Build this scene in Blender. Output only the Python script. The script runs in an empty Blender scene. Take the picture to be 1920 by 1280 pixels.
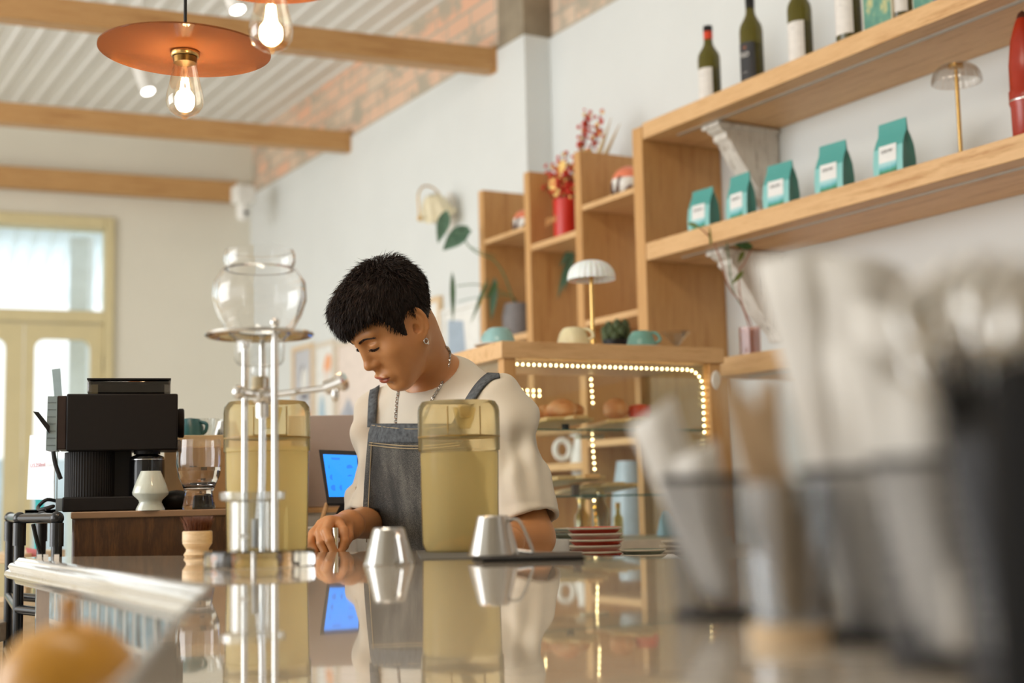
import bpy, bmesh, math, random
import numpy as np
from mathutils import Vector, Matrix
R = math.radians
sc = bpy.context.scene
col = sc.collection
V = Vector
# ------------------------------------------------------------------ camera
FPX = 2600.0
TILT = math.atan(295 / FPX); ROLL = math.atan(.0209)
CAM = V((0, 0, 1.083))
_F = V((0, math.cos(TILT), math.sin(TILT)))
_R0 = V((1, 0, 0)); _U0 = V((0, -math.sin(TILT), math.cos(TILT)))
_R = _R0 * math.cos(ROLL) - _U0 * math.sin(ROLL)
_U = _R0 * math.sin(ROLL) + _U0 * math.cos(ROLL)
def ray(px, py):
    return _F + _R * ((px - 960) / FPX) + _U * ((640 - py) / FPX)
def P(px, py, y):
    d = ray(px, py); return CAM + d * (y / d.y)
def on_plane(px, py, n, c):
    d = ray(px, py); return CAM + d * ((c - n.dot(CAM)) / n.dot(d))
def on_z(px, py, z):
    d = ray(px, py); return CAM + d * ((z - CAM.z) / d.z)
cam = bpy.data.cameras.new('camera'); camo = bpy.data.objects.new('camera', cam); col.objects.link(camo)
M3 = Matrix((_R, _U, -_F)).transposed()
camo.matrix_world = Matrix.Translation(CAM) @ M3.to_4x4()
cam.sensor_width = 36; cam.lens = FPX / 1920 * 36; cam.clip_start = .02
cam.dof.use_dof = True; cam.dof.focus_distance = 2.6; cam.dof.aperture_fstop = 2.3; cam.dof.aperture_blades = 7; cam.dof.aperture_rotation = .3
sc.camera = camo
# ------------------------------------------------------------------ objects
def obj(name, mesh, parent=None):
    o = bpy.data.objects.new(name, mesh); col.objects.link(o)
    if parent is not None: o.parent = parent
    return o
def tag(o, label=None, cat=None, group=None, kind=None):
    if label: o['label'] = label
    if cat: o['category'] = cat
    if group: o['group'] = group
    if kind: o['kind'] = kind
    return o
def thing(name, label, cat, loc=(0, 0, 0), rz=0, group=None):
    o = bpy.data.objects.new(name, None); col.objects.link(o)
    o.empty_display_size = .02
    o.location = loc; o.rotation_euler = (0, 0, rz)
    return tag(o, label, cat, group)
def copy_tree(o, parent=None):
    c = o.copy(); col.objects.link(c)
    if parent is not None: c.parent = parent
    for ch in list(o.children): copy_tree(ch, c)
    return c
def tm(loc=(0, 0, 0), rx=0, ry=0, rz=0, s=1):
    m = Matrix.Translation(V(loc)) @ Matrix.Rotation(rz, 4, 'Z') @ Matrix.Rotation(ry, 4, 'Y') @ Matrix.Rotation(rx, 4, 'X')
    if not isinstance(s, (int, float)): m = m @ Matrix.Diagonal((*s, 1))
    elif s != 1: m = m @ Matrix.Scale(s, 4)
    return m
def frame(o, x, y, z=None):
    x = V(x).normalized(); y = V(y).normalized(); z = x.cross(y) if z is None else V(z)
    m = Matrix((x, y, z)).transposed().to_4x4(); m.translation = V(o); return m
class MB:
    def __init__(s): s.v = []; s.f = []; s.mi = []
    def add(s, vs, fs, m=None, mi=0):
        k = len(s.v)
        s.v += [(m @ V(p)) if m is not None else V(p) for p in vs]
        s.f += [tuple(i + k for i in f) for f in fs]; s.mi += [mi] * len(fs); return s
    def box(s, c, d, m=None, mi=0):
        x, y, z = c; a, b, h = d[0] / 2, d[1] / 2, d[2] / 2
        vs = [(x + i * a, y + j * b, z + k * h) for i in (-1, 1) for j in (-1, 1) for k in (-1, 1)]
        return s.add(vs, [(0, 1, 3, 2), (4, 6, 7, 5), (0, 4, 5, 1), (2, 3, 7, 6), (0, 2, 6, 4), (1, 5, 7, 3)], m, mi)
    def bx(s, lo, hi, m=None, mi=0):
        return s.box([(a + b) / 2 for a, b in zip(lo, hi)], [b - a for a, b in zip(lo, hi)], m, mi)
    def lathe(s, prof, m=None, n=32, mi=0, caps=True, fn=None):
        vs = []; fs = []
        for j, (r, z) in enumerate(prof):
            for i in range(n):
                a = 2 * math.pi * i / n; rr = r if fn is None else fn(r, z, a)
                vs.append((rr * math.cos(a), rr * math.sin(a), z))
        for j in range(len(prof) - 1):
            for i in range(n):
                a, b = j * n + i, j * n + (i + 1) % n
                fs.append((a, b, b + n, a + n))
        if caps:
            if prof[0][0] > 1e-6: fs.append(tuple(reversed(range(n))))
            if prof[-1][0] > 1e-6: fs.append(tuple(range((len(prof) - 1) * n, len(prof) * n)))
        return s.add(vs, fs, m, mi)
    def cyl(s, r, z0, z1, m=None, n=24, mi=0, r2=None):
        return s.lathe([(r, z0), (r if r2 is None else r2, z1)], m, n, mi)
    def tube(s, pts, r, m=None, n=8, mi=0, closed=False):
        pts = [V(p) for p in pts]; L = len(pts); vs = []; fs = []; nn = None
        rs = r if isinstance(r, (list, tuple)) else [r] * L
        for i, p in enumerate(pts):
            a = pts[(i - 1) % L] if (closed or i > 0) else p
            b = pts[(i + 1) % L] if (closed or i < L - 1) else p
            t = (b - a).normalized()
            if nn is None:
                nn = t.orthogonal().normalized()
            else:
                nn = (nn - t * nn.dot(t)); nn = nn.normalized() if nn.length > 1e-6 else t.orthogonal().normalized()
            bb = t.cross(nn)
            for k in range(n):
                q = 2 * math.pi * k / n
                vs.append(p + (nn * math.cos(q) + bb * math.sin(q)) * rs[i])
        for i in range(L if closed else L - 1):
            for k in range(n):
                a = i * n + k; b = i * n + (k + 1) % n; c = ((i + 1) % L) * n + k; d = ((i + 1) % L) * n + (k + 1) % n
                fs.append((a, b, d, c))
        if not closed: fs += [tuple(reversed(range(n))), tuple(range((L - 1) * n, L * n))]
        return s.add(vs, fs, m, mi)
    def sph(s, c, r, m=None, n=16, mi=0):
        rr = r if isinstance(r, (list, tuple)) else (r, r, r)
        k = max(6, n // 2)
        prof = [(math.sin(math.pi * i / k), -math.cos(math.pi * i / k)) for i in range(k + 1)]
        prof[0] = (1e-4, -1); prof[-1] = (1e-4, 1)
        mm = Matrix.Translation(V(c)) @ Matrix.Diagonal((*rr, 1))
        return s.lathe(prof, (m @ mm) if m is not None else mm, n, mi)
    def prism(s, poly, z0, z1, m=None, mi=0):
        n = len(poly)
        ar = sum(poly[i][0] * poly[(i + 1) % n][1] - poly[(i + 1) % n][0] * poly[i][1] for i in range(n))
        if ar < 0: poly = list(reversed(poly))
        vs = [(x, y, z0) for x, y in poly] + [(x, y, z1) for x, y in poly]
        fs = [tuple(reversed(range(n))), tuple(range(n, 2 * n))] + [(i, (i + 1) % n, n + (i + 1) % n, n + i) for i in range(n)]
        return s.add(vs, fs, m, mi)
    def sweep(s, path, prof, mi=0, m=None):
        # prof: (out, up) pairs swept along horizontal path; out = right-hand side of travel
        vs = []; L = len(path); k = len(prof); fs = []
        for i, p in enumerate(path):
            p = V(p)
            d1 = (p - V(path[i - 1])).normalized() if i else None
            d2 = (V(path[i + 1]) - p).normalized() if i < L - 1 else None
            d1 = d1 or d2; d2 = d2 or d1
            n1 = V((d1.y, -d1.x, 0)); n2 = V((d2.y, -d2.x, 0)); nn = (n1 + n2).normalized(); nn /= max(.3, nn.dot(n1))
            for o_, u in prof: vs.append(p + nn * o_ + V((0, 0, u)))
        for i in range(L - 1):
            for j in range(k):
                a = i * k + j; b = i * k + (j + 1) % k
                fs.append((a, b, b + k, a + k))
        fs += [tuple(range(k)), tuple(reversed(range((L - 1) * k, L * k)))]
        return s.add(vs, fs, m, mi)
    def mesh(s, name, mats, smooth=35):
        me = bpy.data.meshes.new(name)
        me.from_pydata([tuple(p) for p in s.v], [], s.f)
        for m in (mats if isinstance(mats, (list, tuple)) else [mats]): me.materials.append(m)
        if any(s.mi): me.polygons.foreach_set('material_index', s.mi)
        fin(me, smooth); return me
    def build(s, name, mats, parent=None, smooth=35, world=False, bev=0, label=None, seg=2):
        if world and parent is not None:
            mi = (Matrix.Translation(parent.location) @ parent.rotation_euler.to_matrix().to_4x4()).inverted()
            s.v = [mi @ p for p in s.v]
        o = obj(name, s.mesh(name, mats, smooth), parent)
        if bev:
            b = o.modifiers.new('bevel', 'BEVEL'); b.width = bev; b.segments = seg; b.limit_method = 'ANGLE'; b.angle_limit = R(40)
            b.use_clamp_overlap = True
        if label: o['label'] = label
        return o
def fin(me, smooth=35):
    bm = bmesh.new(); bm.from_mesh(me); bmesh.ops.recalc_face_normals(bm, faces=bm.faces); bm.to_mesh(me); bm.free()
    if smooth:
        me.polygons.foreach_set('use_smooth', [True] * len(me.polygons))
        if smooth < 180: me.set_sharp_from_angle(angle=R(smooth))
def npmesh(name, v, q, mats, mi=None):
    me = bpy.data.meshes.new(name)
    me.from_pydata(v.tolist(), [], q.tolist())
    for m in (mats if isinstance(mats, (list, tuple)) else [mats]): me.materials.append(m)
    me.polygons.foreach_set('use_smooth', [True] * len(me.polygons))
    if mi is not None: me.polygons.foreach_set('material_index', [int(i) for i in mi])
    return me
def cr(pts, n=8):
    pts = [V(p) for p in pts]; out = []
    for i in range(len(pts) - 1):
        p0 = pts[max(i - 1, 0)]; p1 = pts[i]; p2 = pts[i + 1]; p3 = pts[min(i + 2, len(pts) - 1)]
        for k in range(n):
            t = k / n
            out.append(.5 * ((2 * p1) + (p2 - p0) * t + (2 * p0 - 5 * p1 + 4 * p2 - p3) * t * t + (3 * p1 - p0 - 3 * p2 + p3) * t ** 3))
    out.append(pts[-1]); return out
def txt(name, s, size, m, mat, parent, world=False, align='CENTER', label=None):
    cu = bpy.data.curves.new(name, 'FONT'); cu.body = s; cu.size = size; cu.align_x = align; cu.align_y = 'CENTER'; cu.extrude = .0002
    t = bpy.data.objects.new(name, cu); col.objects.link(t)
    dg = bpy.context.evaluated_depsgraph_get(); me = bpy.data.meshes.new_from_object(t.evaluated_get(dg))
    bpy.data.objects.remove(t); me.materials.clear(); me.materials.append(mat)
    if world and parent is not None:
        m = (Matrix.Translation(parent.location) @ parent.rotation_euler.to_matrix().to_4x4()).inverted() @ m
    me.transform(m); o = obj(name, me, parent)
    return o
# ------------------------------------------------------------------ materials
def srgb(r, g, b):
    f = lambda c: c / 12.92 if c <= .04045 else ((c + .055) / 1.055) ** 2.4
    return (f(r / 255), f(g / 255), f(b / 255), 1)
class NT:
    def __init__(s, name):
        s.m = bpy.data.materials.new(name); s.m.use_nodes = True; s.t = s.m.node_tree; s.n = s.t.nodes
        s.b = s.n['Principled BSDF']; s.out = s.n['Material Output']
    def N(s, t, **k):
        n = s.n.new(t)
        for a, b in k.items():
            if a.startswith('i_'):
                key = a[2:].replace('_', ' '); n.inputs[int(key) if key.isdigit() else key].default_value = b
            else: setattr(n, a, b)
        return n
    def L(s, a, b): s.t.links.new(a, b)
    def co(s, scale=(1, 1, 1), rot=(0, 0, 0), kind='Object'):
        c = s.N('ShaderNodeTexCoord'); mp = s.N('ShaderNodeMapping'); mp.inputs['Scale'].default_value = scale; mp.inputs['Rotation'].default_value = rot
        s.L(c.outputs[kind], mp.inputs[0]); return mp.outputs[0]
    def noise(s, vec, scale, detail=4, rough=.5, out='Fac'):
        n = s.N('ShaderNodeTexNoise', i_Scale=scale, i_Detail=detail, i_Roughness=rough)
        if vec is not None: s.L(vec, n.inputs['Vector'])
        return n.outputs[out]
    def ramp(s, fac, stops):
        r = s.N('ShaderNodeValToRGB'); e = r.color_ramp.elements
        e[0].position, e[0].color = stops[0]; e[1].position, e[1].color = stops[-1]
        for p, c in stops[1:-1]:
            x = e.new(p); x.color = c
        s.L(fac, r.inputs[0]); return r.outputs[0]
    def mix(s, fac, a, b, mode='MIX'):
        n = s.N('ShaderNodeMix', data_type='RGBA', blend_type=mode)
        for sock, val in ((n.inputs[0], fac), (n.inputs[6], a), (n.inputs[7], b)):
            if hasattr(val, 'links') or isinstance(val, bpy.types.NodeSocket): s.L(val, sock)
            else: sock.default_value = val
        return n.outputs[2]
    def bump(s, h, st=.3, d=.01):
        b = s.N('ShaderNodeBump', i_Strength=st, i_Distance=d); s.L(h, b.inputs['Height']); s.L(b.outputs[0], s.b.inputs['Normal'])
    def set(s, **k):
        for a, b in k.items(): s.b.inputs[a.replace('_', ' ')].default_value = b
        return s
def plain(name, c, rough=.5, metal=0, var=.06, scale=40, bump=0, **k):
    t = NT(name); v = t.co(); n = t.noise(v, scale, 3)
    a = tuple(min(1, x * (1 - var)) for x in c[:3]) + (1,); b = tuple(min(1, x * (1 + var)) for x in c[:3]) + (1,)
    t.L(t.ramp(n, [(.3, a), (.7, b)]), t.b.inputs['Base Color'])
    t.set(Roughness=rough, Metallic=metal, **k)
    if bump: t.bump(n, bump, .004)
    return t.m
def glow(name, c, st):
    t = NT(name); t.set(Base_Color=c, Emission_Color=c, Emission_Strength=st); return t.m
def thin_glass(name, tint=(1, 1, 1, 1), ior=1.45, rough=.0, extra=0.0):
    t = NT(name); t.n.remove(t.b)
    tr = t.N('ShaderNodeBsdfTransparent'); tr.inputs[0].default_value = tint
    gl = t.N('ShaderNodeBsdfGlossy'); gl.inputs['Roughness'].default_value = rough
    lw = t.N('ShaderNodeLayerWeight', i_Blend=.5); pw_ = t.N('ShaderNodeMath', operation='POWER'); t.L(lw.outputs['Facing'], pw_.inputs[0]); pw_.inputs[1].default_value = 4.0
    f0 = ((ior - 1) / (ior + 1)) ** 2; mx = t.N('ShaderNodeMixShader')
    ad = t.N('ShaderNodeMath', operation='MULTIPLY_ADD', use_clamp=True); ad.inputs[1].default_value = .75; ad.inputs[2].default_value = f0 + extra
    t.L(pw_.outputs[0], ad.inputs[0]); t.L(ad.outputs[0], mx.inputs[0]); t.L(tr.outputs[0], mx.inputs[1]); t.L(gl.outputs[0], mx.inputs[2])
    t.L(mx.outputs[0], t.out.inputs[0]); return t.m
def real_glass(name, c=(1, 1, 1, 1), ior=1.45, rough=0.0):
    t = NT(name); t.set(Base_Color=c, Roughness=rough, IOR=ior, Transmission_Weight=1.0); return t.m
def wood(name, c1, c2, c3=None, axis=(1, 12, 12), scale=3, rough=.45, rot=(0, 0, 0), stave=None, coat=0):
    t = NT(name); v = t.co(axis, rot)
    w = t.noise(v, scale, 6, .6); w2 = t.noise(v, scale * 7, 3, .7)
    mxv = t.N('ShaderNodeMath', operation='MULTIPLY_ADD'); t.L(w2, mxv.inputs[0]); mxv.inputs[1].default_value = .35; t.L(w, mxv.inputs[2])
    c = t.ramp(mxv.outputs[0], [(.45, c1), (.68, c2), (.9, c3 or c1)])
    if stave:
        v2 = t.co(stave[0], stave[1] if len(stave) > 1 else (0, 0, 0)); vo = t.N('ShaderNodeTexWhiteNoise', noise_dimensions='1D')
        sp = t.N('ShaderNodeSeparateXYZ'); fl = t.N('ShaderNodeMath', operation='FLOOR'); t.L(v2, sp.inputs[0]); t.L(sp.outputs[0], fl.inputs[0]); t.L(fl.outputs[0], vo.inputs['W'])
        c = t.mix(1.0, c, t.ramp(vo.outputs[0], [(0, (.72, .66, .6, 1)), (1, (1.0, 1.0, 1.0, 1))]), 'MULTIPLY')
    t.L(c, t.b.inputs['Base Color']); t.set(Roughness=rough, Coat_Weight=coat); t.bump(mxv.outputs[0], .12, .002); return t.m
W = {}
oak1, oak2, oak3 = srgb(206, 160, 108), srgb(226, 184, 132), srgb(190, 140, 86)
W['oak'] = wood('oak_veneer', oak1, oak2, oak3)
W['oak_v'] = wood('oak_veneer_vertical', srgb(196, 146, 88), srgb(210, 162, 104), srgb(184, 132, 76), axis=(12, 12, 1))
W['beam'] = wood('pine_beam', srgb(206, 158, 100), srgb(222, 178, 120), srgb(190, 140, 84), axis=(1, 14, 14), stave=((.9, .9, .9),))
W['dark'] = wood('stained_walnut', srgb(96, 62, 30), srgb(66, 40, 18), srgb(112, 74, 38), axis=(9, 9, 1.3), scale=5, rough=.4, rot=(0, .35, 0), coat=.2)
W['pale'] = wood('beech', srgb(222, 190, 146), srgb(236, 208, 168), srgb(206, 170, 120), axis=(3, 3, 18), scale=5)
W['board'] = wood('bamboo_board', srgb(222, 176, 112), srgb(236, 196, 136), srgb(200, 146, 84), axis=(2, 14, 14), scale=5)
W['plank'] = wood('weathered_plank', srgb(140, 128, 112), srgb(164, 150, 132), srgb(112, 100, 88), axis=(1, 9, 9), scale=4)
W['distress'] = wood('distressed_white_wood', srgb(214, 208, 198), srgb(226, 222, 214), srgb(150, 138, 122), axis=(7, 7, 1), scale=6, rough=.7)
# ------------------------------------------------------------------ setting
wd = V((-.5, .866, 0)); nw = V((.866, .5, 0))            # shelf wall direction and the direction into that wall
ed = V((.9205, .3907, 0))                                # end wall / beams direction
CF = 2.71; CW = 3.05; CW2 = 2.925                        # shelf fronts, near wall face, far wall face
m_wall = plain('painted_plaster', srgb(226, 230, 229), .75, var=.02, scale=3, bump=.03)
m_end = plain('end_wall_paint', srgb(226, 221, 206), .8, var=.02, scale=3)
m_cream = plain('cream_door_paint', srgb(214, 200, 156), .5, var=.03, scale=8)
def brick_mat():
    t = NT('bare_brick'); tc = t.N('ShaderNodeTexCoord'); sp = t.N('ShaderNodeSeparateXYZ'); t.L(tc.outputs['Object'], sp.inputs[0])
    cb = t.N('ShaderNodeCombineXYZ'); t.L(sp.outputs[0], cb.inputs[0]); t.L(sp.outputs[2], cb.inputs[1])
    b = t.N('ShaderNodeTexBrick', i_Scale=1.0, i_Mortar_Size=.008, i_Mortar_Smooth=.3, i_Bias=-.1, i_Brick_Width=.23, i_Row_Height=.085)
    b.inputs['Color1'].default_value = srgb(238, 190, 160); b.inputs['Color2'].default_value = srgb(224, 206, 184); b.inputs['Mortar'].default_value = srgb(190, 182, 166)
    t.L(cb.outputs[0], b.inputs['Vector'])
    n = t.noise(tc.outputs['Object'], 5, 5, .65)
    c = t.mix(t.ramp(n, [(.5, (0, 0, 0, 1)), (.6, (1, 1, 1, 1))]), b.outputs['Color'], srgb(186, 176, 158))
    t.L(c, t.b.inputs['Base Color']); t.set(Roughness=.9); t.bump(b.outputs['Fac'], -.4, .01); return t.m
m_brick = brick_mat()
m_conc = plain('raw_concrete', srgb(150, 138, 118), .9, var=.2, scale=7, bump=.2)
S = lambda o, label=None: tag(o, label, kind='structure')
wp = lambda c, s: nw * c + wd * s                         # point on a wall-parallel plane
wm = lambda c, s=0, z=0: frame(wp(c, s) + V((0, 0, z)), -wd, V((0, 0, 1)).cross(-wd) * 1, (0, 0, 1))
# local frame for wall meshes: x along -wd (towards the viewer's right), y into the wall, z up
WF = frame((0, 0, 0), -wd, nw, (0, 0, 1))
def wobj(name, mat, lo, hi, bev=0):                       # boxes given as (x along -wd, y depth c, z)
    o = obj(name, MB().bx(lo, hi).mesh(name, mat, 30)); o.matrix_world = WF; S(o); return o
def W2(p): return WF.inverted() @ p
s_col0 = W2(on_plane(983, 64, nw, CW2)).x; s_end = -8.6
z_br = on_plane(983, 64, nw, CW2).z; zc = 3.45
wobj('wall_right', m_wall, (s_col0, CW, 0), (3.2, CW + .2, z_br))
wobj('wall_far_right', m_wall, (s_end, CW2, 0), (s_col0, CW2 + .325, z_br))
wobj('wall_upper_right', m_brick, (s_end, CW2 + .012, z_br), (s_col0 - .22, CW2 + .3, zc + .2))
wobj('wall_upper_near', m_brick, (s_col0 - .2, CW + .012, z_br), (3.2, CW + .2, zc + .2))
wobj('trim_1', m_conc, (s_col0 - .22, CW2 - .003, z_br), (s_col0, CW2 + .325, zc + .2))
# patch of render under the ceiling
C0 = on_plane(470, 300, nw, CW2); C0.z = 0
Cs = W2(C0).x
# end wall with door and transom openings
EF = frame(C0, ed, V((-ed.y, ed.x, 0)), (0, 0, 1)); EFi = EF.inverted()
nE = V((-ed.y, ed.x, 0)); cE = nE.dot(C0)
def E(px, py): return EFi @ on_plane(px, py, nE, cE)
xr = E(212, 640).x; zt = E(205, 409).z; x_or = E(196, 500).x; z_ot = E(150, 428).z; z_ob = E(150, 583).z; z_dt = E(150, 606).z
xl = xr - 1.62
o = obj('wall_end', MB().bx((xr, 0, 0), (.3, .2, zc + .2)).bx((xl, 0, zt), (xr, .2, zc + .2)).bx((xl - 3.5, 0, 0), (xl, .2, zc + .2)).mesh('wall_end', m_end, 30)); o.matrix_world = EF; S(o)
b = MB(); fw = xr - x_or
b.bx((xr - fw, -.03, 0), (xr, .12, zt)); b.bx((xl, -.03, 0), (xl + fw, .12, zt)); b.bx((xl + fw, -.03, z_ot), (xr - fw, .12, zt)); b.bx((xl + fw, -.03, z_dt), (xr - fw, .12, z_ob))
wn = S(obj('window_1', None)); wn.matrix_world = EF
b.build('window_frame', m_cream, wn, bev=.006)
m_pane = thin_glass('window_pane', (.93, .97, .98, 1))
MB().bx((xl + fw, .03, z_ob), (xr - fw, .036, z_ot)).build('window_glass', m_pane, wn)
def leaf(name, x0, x1, hinge_right, gx0, gx1, gz1):
    d = S(obj(name, None)); d.matrix_world = EF
    b = MB(); h = z_dt - .01; g0 = .75
    b.bx((x0, -.01, 0), (gx0, .035, h)); b.bx((gx1, -.01, 0), (x1, .035, h)); b.bx((gx0, -.01, gz1), (gx1, .035, h)); b.bx((gx0, -.01, 0), (gx1, .035, g0))
    r = .06                                               # rounded corners of the glazing
    for cx, sx in ((gx0, 1), (gx1, -1)):
        for cz, sz in ((gz1, -1), (g0, 1)):
            poly = [(cx, cz)] + [(cx + sx * (r - r * math.cos(t)), cz + sz * (r - r * math.sin(t))) for t in [k * math.pi / 16 for k in range(9)]]
            b.prism([(p[0], p[1]) for p in poly], -.035, .01, frame((0, 0, 0), (1, 0, 0), (0, 0, 1), (0, -1, 0)))
    b.build('door_panel', m_cream, d)
    MB().bx((gx0, .01, g0), (gx1, .016, gz1)).build('door_glass', m_pane, d)
    hx = x1 - .015 if hinge_right else x0 + .015
    for z in (1.95, 1.1, .3): MB().cyl(.012, z - .05, z + .05, tm((hx, -.018, 0)), 12).build('hinge', m_cream, d)
    MB().cyl(.016, 0, .03, tm((x0 + .035 if hinge_right else x1 - .035, -.01, 1.05), rx=R(90)), 16).build('door_knob', m_cream, d)
g_r0, g_r1, gz = E(63, 800).x, E(167, 800).x, E(110, 636).z
xm = E(42, 800).x
leaf('door_1', xm + .002, xr - fw - .003, True, g_r0, g_r1, gz)
leaf('door_2', xl + fw + .003, xm - .002, False, xl + fw + (xr - fw - g_r1), E(7, 800).x, gz)
# ceiling: ribbed white sheet, ribs running along the shelf wall
def corr(name, x0, x1, y0, y1, z, pitch=.1, h=.014, mat=None, M=None):
    b = MB(); x = x0; prof = []
    while x < x1:
        prof += [(x, 0), (x + pitch * .62, 0), (x + pitch * .7, h), (x + pitch * .92, h)]; x += pitch
    vs = [(px_, y0, z - hz) for px_, hz in prof] + [(px_, y1, z - hz) for px_, hz in prof] ; n = len(prof)
    fs = [(i, i + 1, n + i + 1, n + i) for i in range(n - 1)]
    vs += [(x0, y0, z + .06), (x1, y0, z + .06), (x0, y1, z + .06), (x1, y1, z + .06)]; k = 2 * n
    fs += [(k, k + 1, k + 3, k + 2)]
    b.add(vs, fs); me = b.mesh(name, mat, 0); o = obj(name, me)
    if M is not None: o.matrix_world = M
    return o
m_sheet = plain('white_ceiling_sheet', srgb(240, 240, 237), .6, var=.02)
CFm = frame((0, 0, 0), nw, wd, (0, 0, 1))
o = corr('ceiling', -8.5, 3.3, -3.5, 9.9, zc, .105, .009, m_sheet, CFm); S(o)
S(obj('floor', MB().bx((-9, -4, -.1), (6, 12, 0)).mesh('floor', plain('floor_tile', srgb(206, 196, 180), .4, var=.05, scale=2), 0)))
S(obj('wall_back', MB().bx((-2.4, -2.2, 0), (4.2, -2.0, 3.6)).mesh('wall_back', plain('back_wall_paint', srgb(214, 204, 188), .8, var=.03, scale=2), 0)))
# beams
def beam(px, py_top, py_bot, label, ln=7.5, c=CW2, w=.09, plane=None):
    e0 = on_plane(px, py_bot, nw, c) if plane is None else plane
    zt_ = on_plane(px, py_top, nw, c).z if plane is None else e0.z + .125
    t = thing('ceiling_beam', label, 'beam', (e0.x, e0.y, e0.z), math.atan2(ed.y, ed.x), 'pine beams across the room')
    h = zt_ - e0.z
    MB().bx((-ln, -w / 2, 0), (0, w / 2, h)).build('timber', W['beam'], t, bev=.004)
    for k in (0,): MB().bx((-.002, -w / 2 - .01, -.01), (.006, w / 2 + .01, h + .01)).build('end_plate', W['beam'], t)
    return t
beam(921, 95, 137, 'nearest pine ceiling beam, ending at the white shelf wall beside the concrete column')
beam(651, 250, 285, 'middle pine ceiling beam below the two glass bulbs, ending on the brick band')
e3 = C0 - V((-ed.y, ed.x, 0)) * .06 - ed * .12; e3.z = on_plane(437, 383, nE, cE).z
beam(0, 0, 0, 'farthest pine beam running along the end wall to the white security camera', plane=e3, ln=6)
# outdoors seen through the door
poly_sheet = NT('translucent_sheet'); _a = poly_sheet.N('ShaderNodeBsdfTranslucent'); _a.inputs[0].default_value = (.9, .93, .94, 1); poly_sheet.L(_a.outputs[0], poly_sheet.out.inputs[0]); poly_sheet = poly_sheet.m
m_out = plain('outdoor_render', srgb(235, 238, 240), .8)
t = thing('building', 'pale shopfront building seen through the glass of the cream double door', 'building', tuple(C0 + nE * 5.0 - ed * 2), math.atan2(ed.y, ed.x))
MB().bx((-6, 0, 0), (1.5, .2, 1.55)).build('wall', plain('far_facade', srgb(190, 200, 206), .8, var=.2, scale=2), t)
MB().bx((-5.8, -.05, 0), (-3.2, 0, 1.2)).bx((-2.9, -.05, 0), (.6, 0, 1.1)).build('shop_window', plain('teal_shutter', srgb(70, 150, 160), .5, var=.2, scale=3), t)
o = corr('awning', -6, 2.5, .3, 3.0, 0, .12, .02, poly_sheet); o.location = C0 + V((0, 0, 3.05)); o.rotation_euler = (R(-6), 0, math.atan2(ed.y, ed.x))
tag(o, 'corrugated white awning sloping outside above the transom window', 'awning')
o = MB().box((0, 0, 0), (.12, .12, 2.86)).build('post', m_out); o.location = tuple(C0 + ed * (E(172, 500).x + .02) + nE * .8 + V((0, 0, 1.43))); o.name = 'awning_post'; tag(o, 'white awning post standing outside the right side of the door', 'post')
# ------------------------------------------------------------------ counter
m_marble = NT('polished_beige_marble'); _v = m_marble.co((1, 1, 1))
_w = m_marble.noise(m_marble.co((1, 6, 1), (0, 0, R(-25))), 3, 6, .6)
m_marble.L(m_marble.ramp(_w, [(.3, srgb(200, 184, 164)), (.55, srgb(214, 202, 184)), (.75, srgb(184, 166, 144))]), m_marble.b.inputs['Base Color'])
m_marble.set(Roughness=.035, IOR=1.55, Coat_Weight=.4, Coat_Roughness=.02); m_marble = m_marble.m
m_mould = NT('cream_onyx'); _w = m_mould.noise(m_mould.co((1, 1, 5)), 6, 6, .7)
m_mould.L(m_mould.ramp(_w, [(.35, srgb(222, 214, 200)), (.6, srgb(236, 232, 224)), (.8, srgb(204, 186, 164))]), m_mould.b.inputs['Base Color']); m_mould.set(Roughness=.12, Coat_Weight=.5); m_mould = m_mould.m
CT = 1.0
cp = [on_z(44, 1044, CT), on_z(400, 1096, CT), on_z(238, 1282, CT)]
cn = cp[2] + (cp[2] - cp[1]).normalized() * .9
bk = [V((1.6, .9, CT)), on_z(1300, 1046, CT), on_z(1200, 1044, CT), V((.115, 2.0, CT)), V((.0, 2.375, CT)), on_z(600, 1035, CT), on_z(340, 1041, CT)]
top = [cp[0], cp[1], cp[2], cn, V((1.6, cn.y, CT))] + bk
ctr = thing('bar_counter', 'glossy beige marble bar counter with cream moulded edge filling the foreground', 'counter', (0, 1.2, 0))
MB().prism([(p.x, p.y) for p in top], CT - .03, CT).build('countertop', m_marble, ctr, world=True, smooth=30)
mprof = [(0, 0), (.006, -.001), (.01, -.006), (.012, -.009), (.018, -.011), (.021, -.016), (.019, -.021), (.024, -.024), (.026, -.03), (.022, -.036), (.012, -.04), (.01, -.046), (-.01, -.046)]
MB().sweep([cn, cp[2], cp[1], cp[0], cp[0] + V((.02, .003, 0))], [(-a, b_) for a, b_ in mprof]).build('edge_moulding', m_mould, ctr, world=True, smooth=60)
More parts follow.
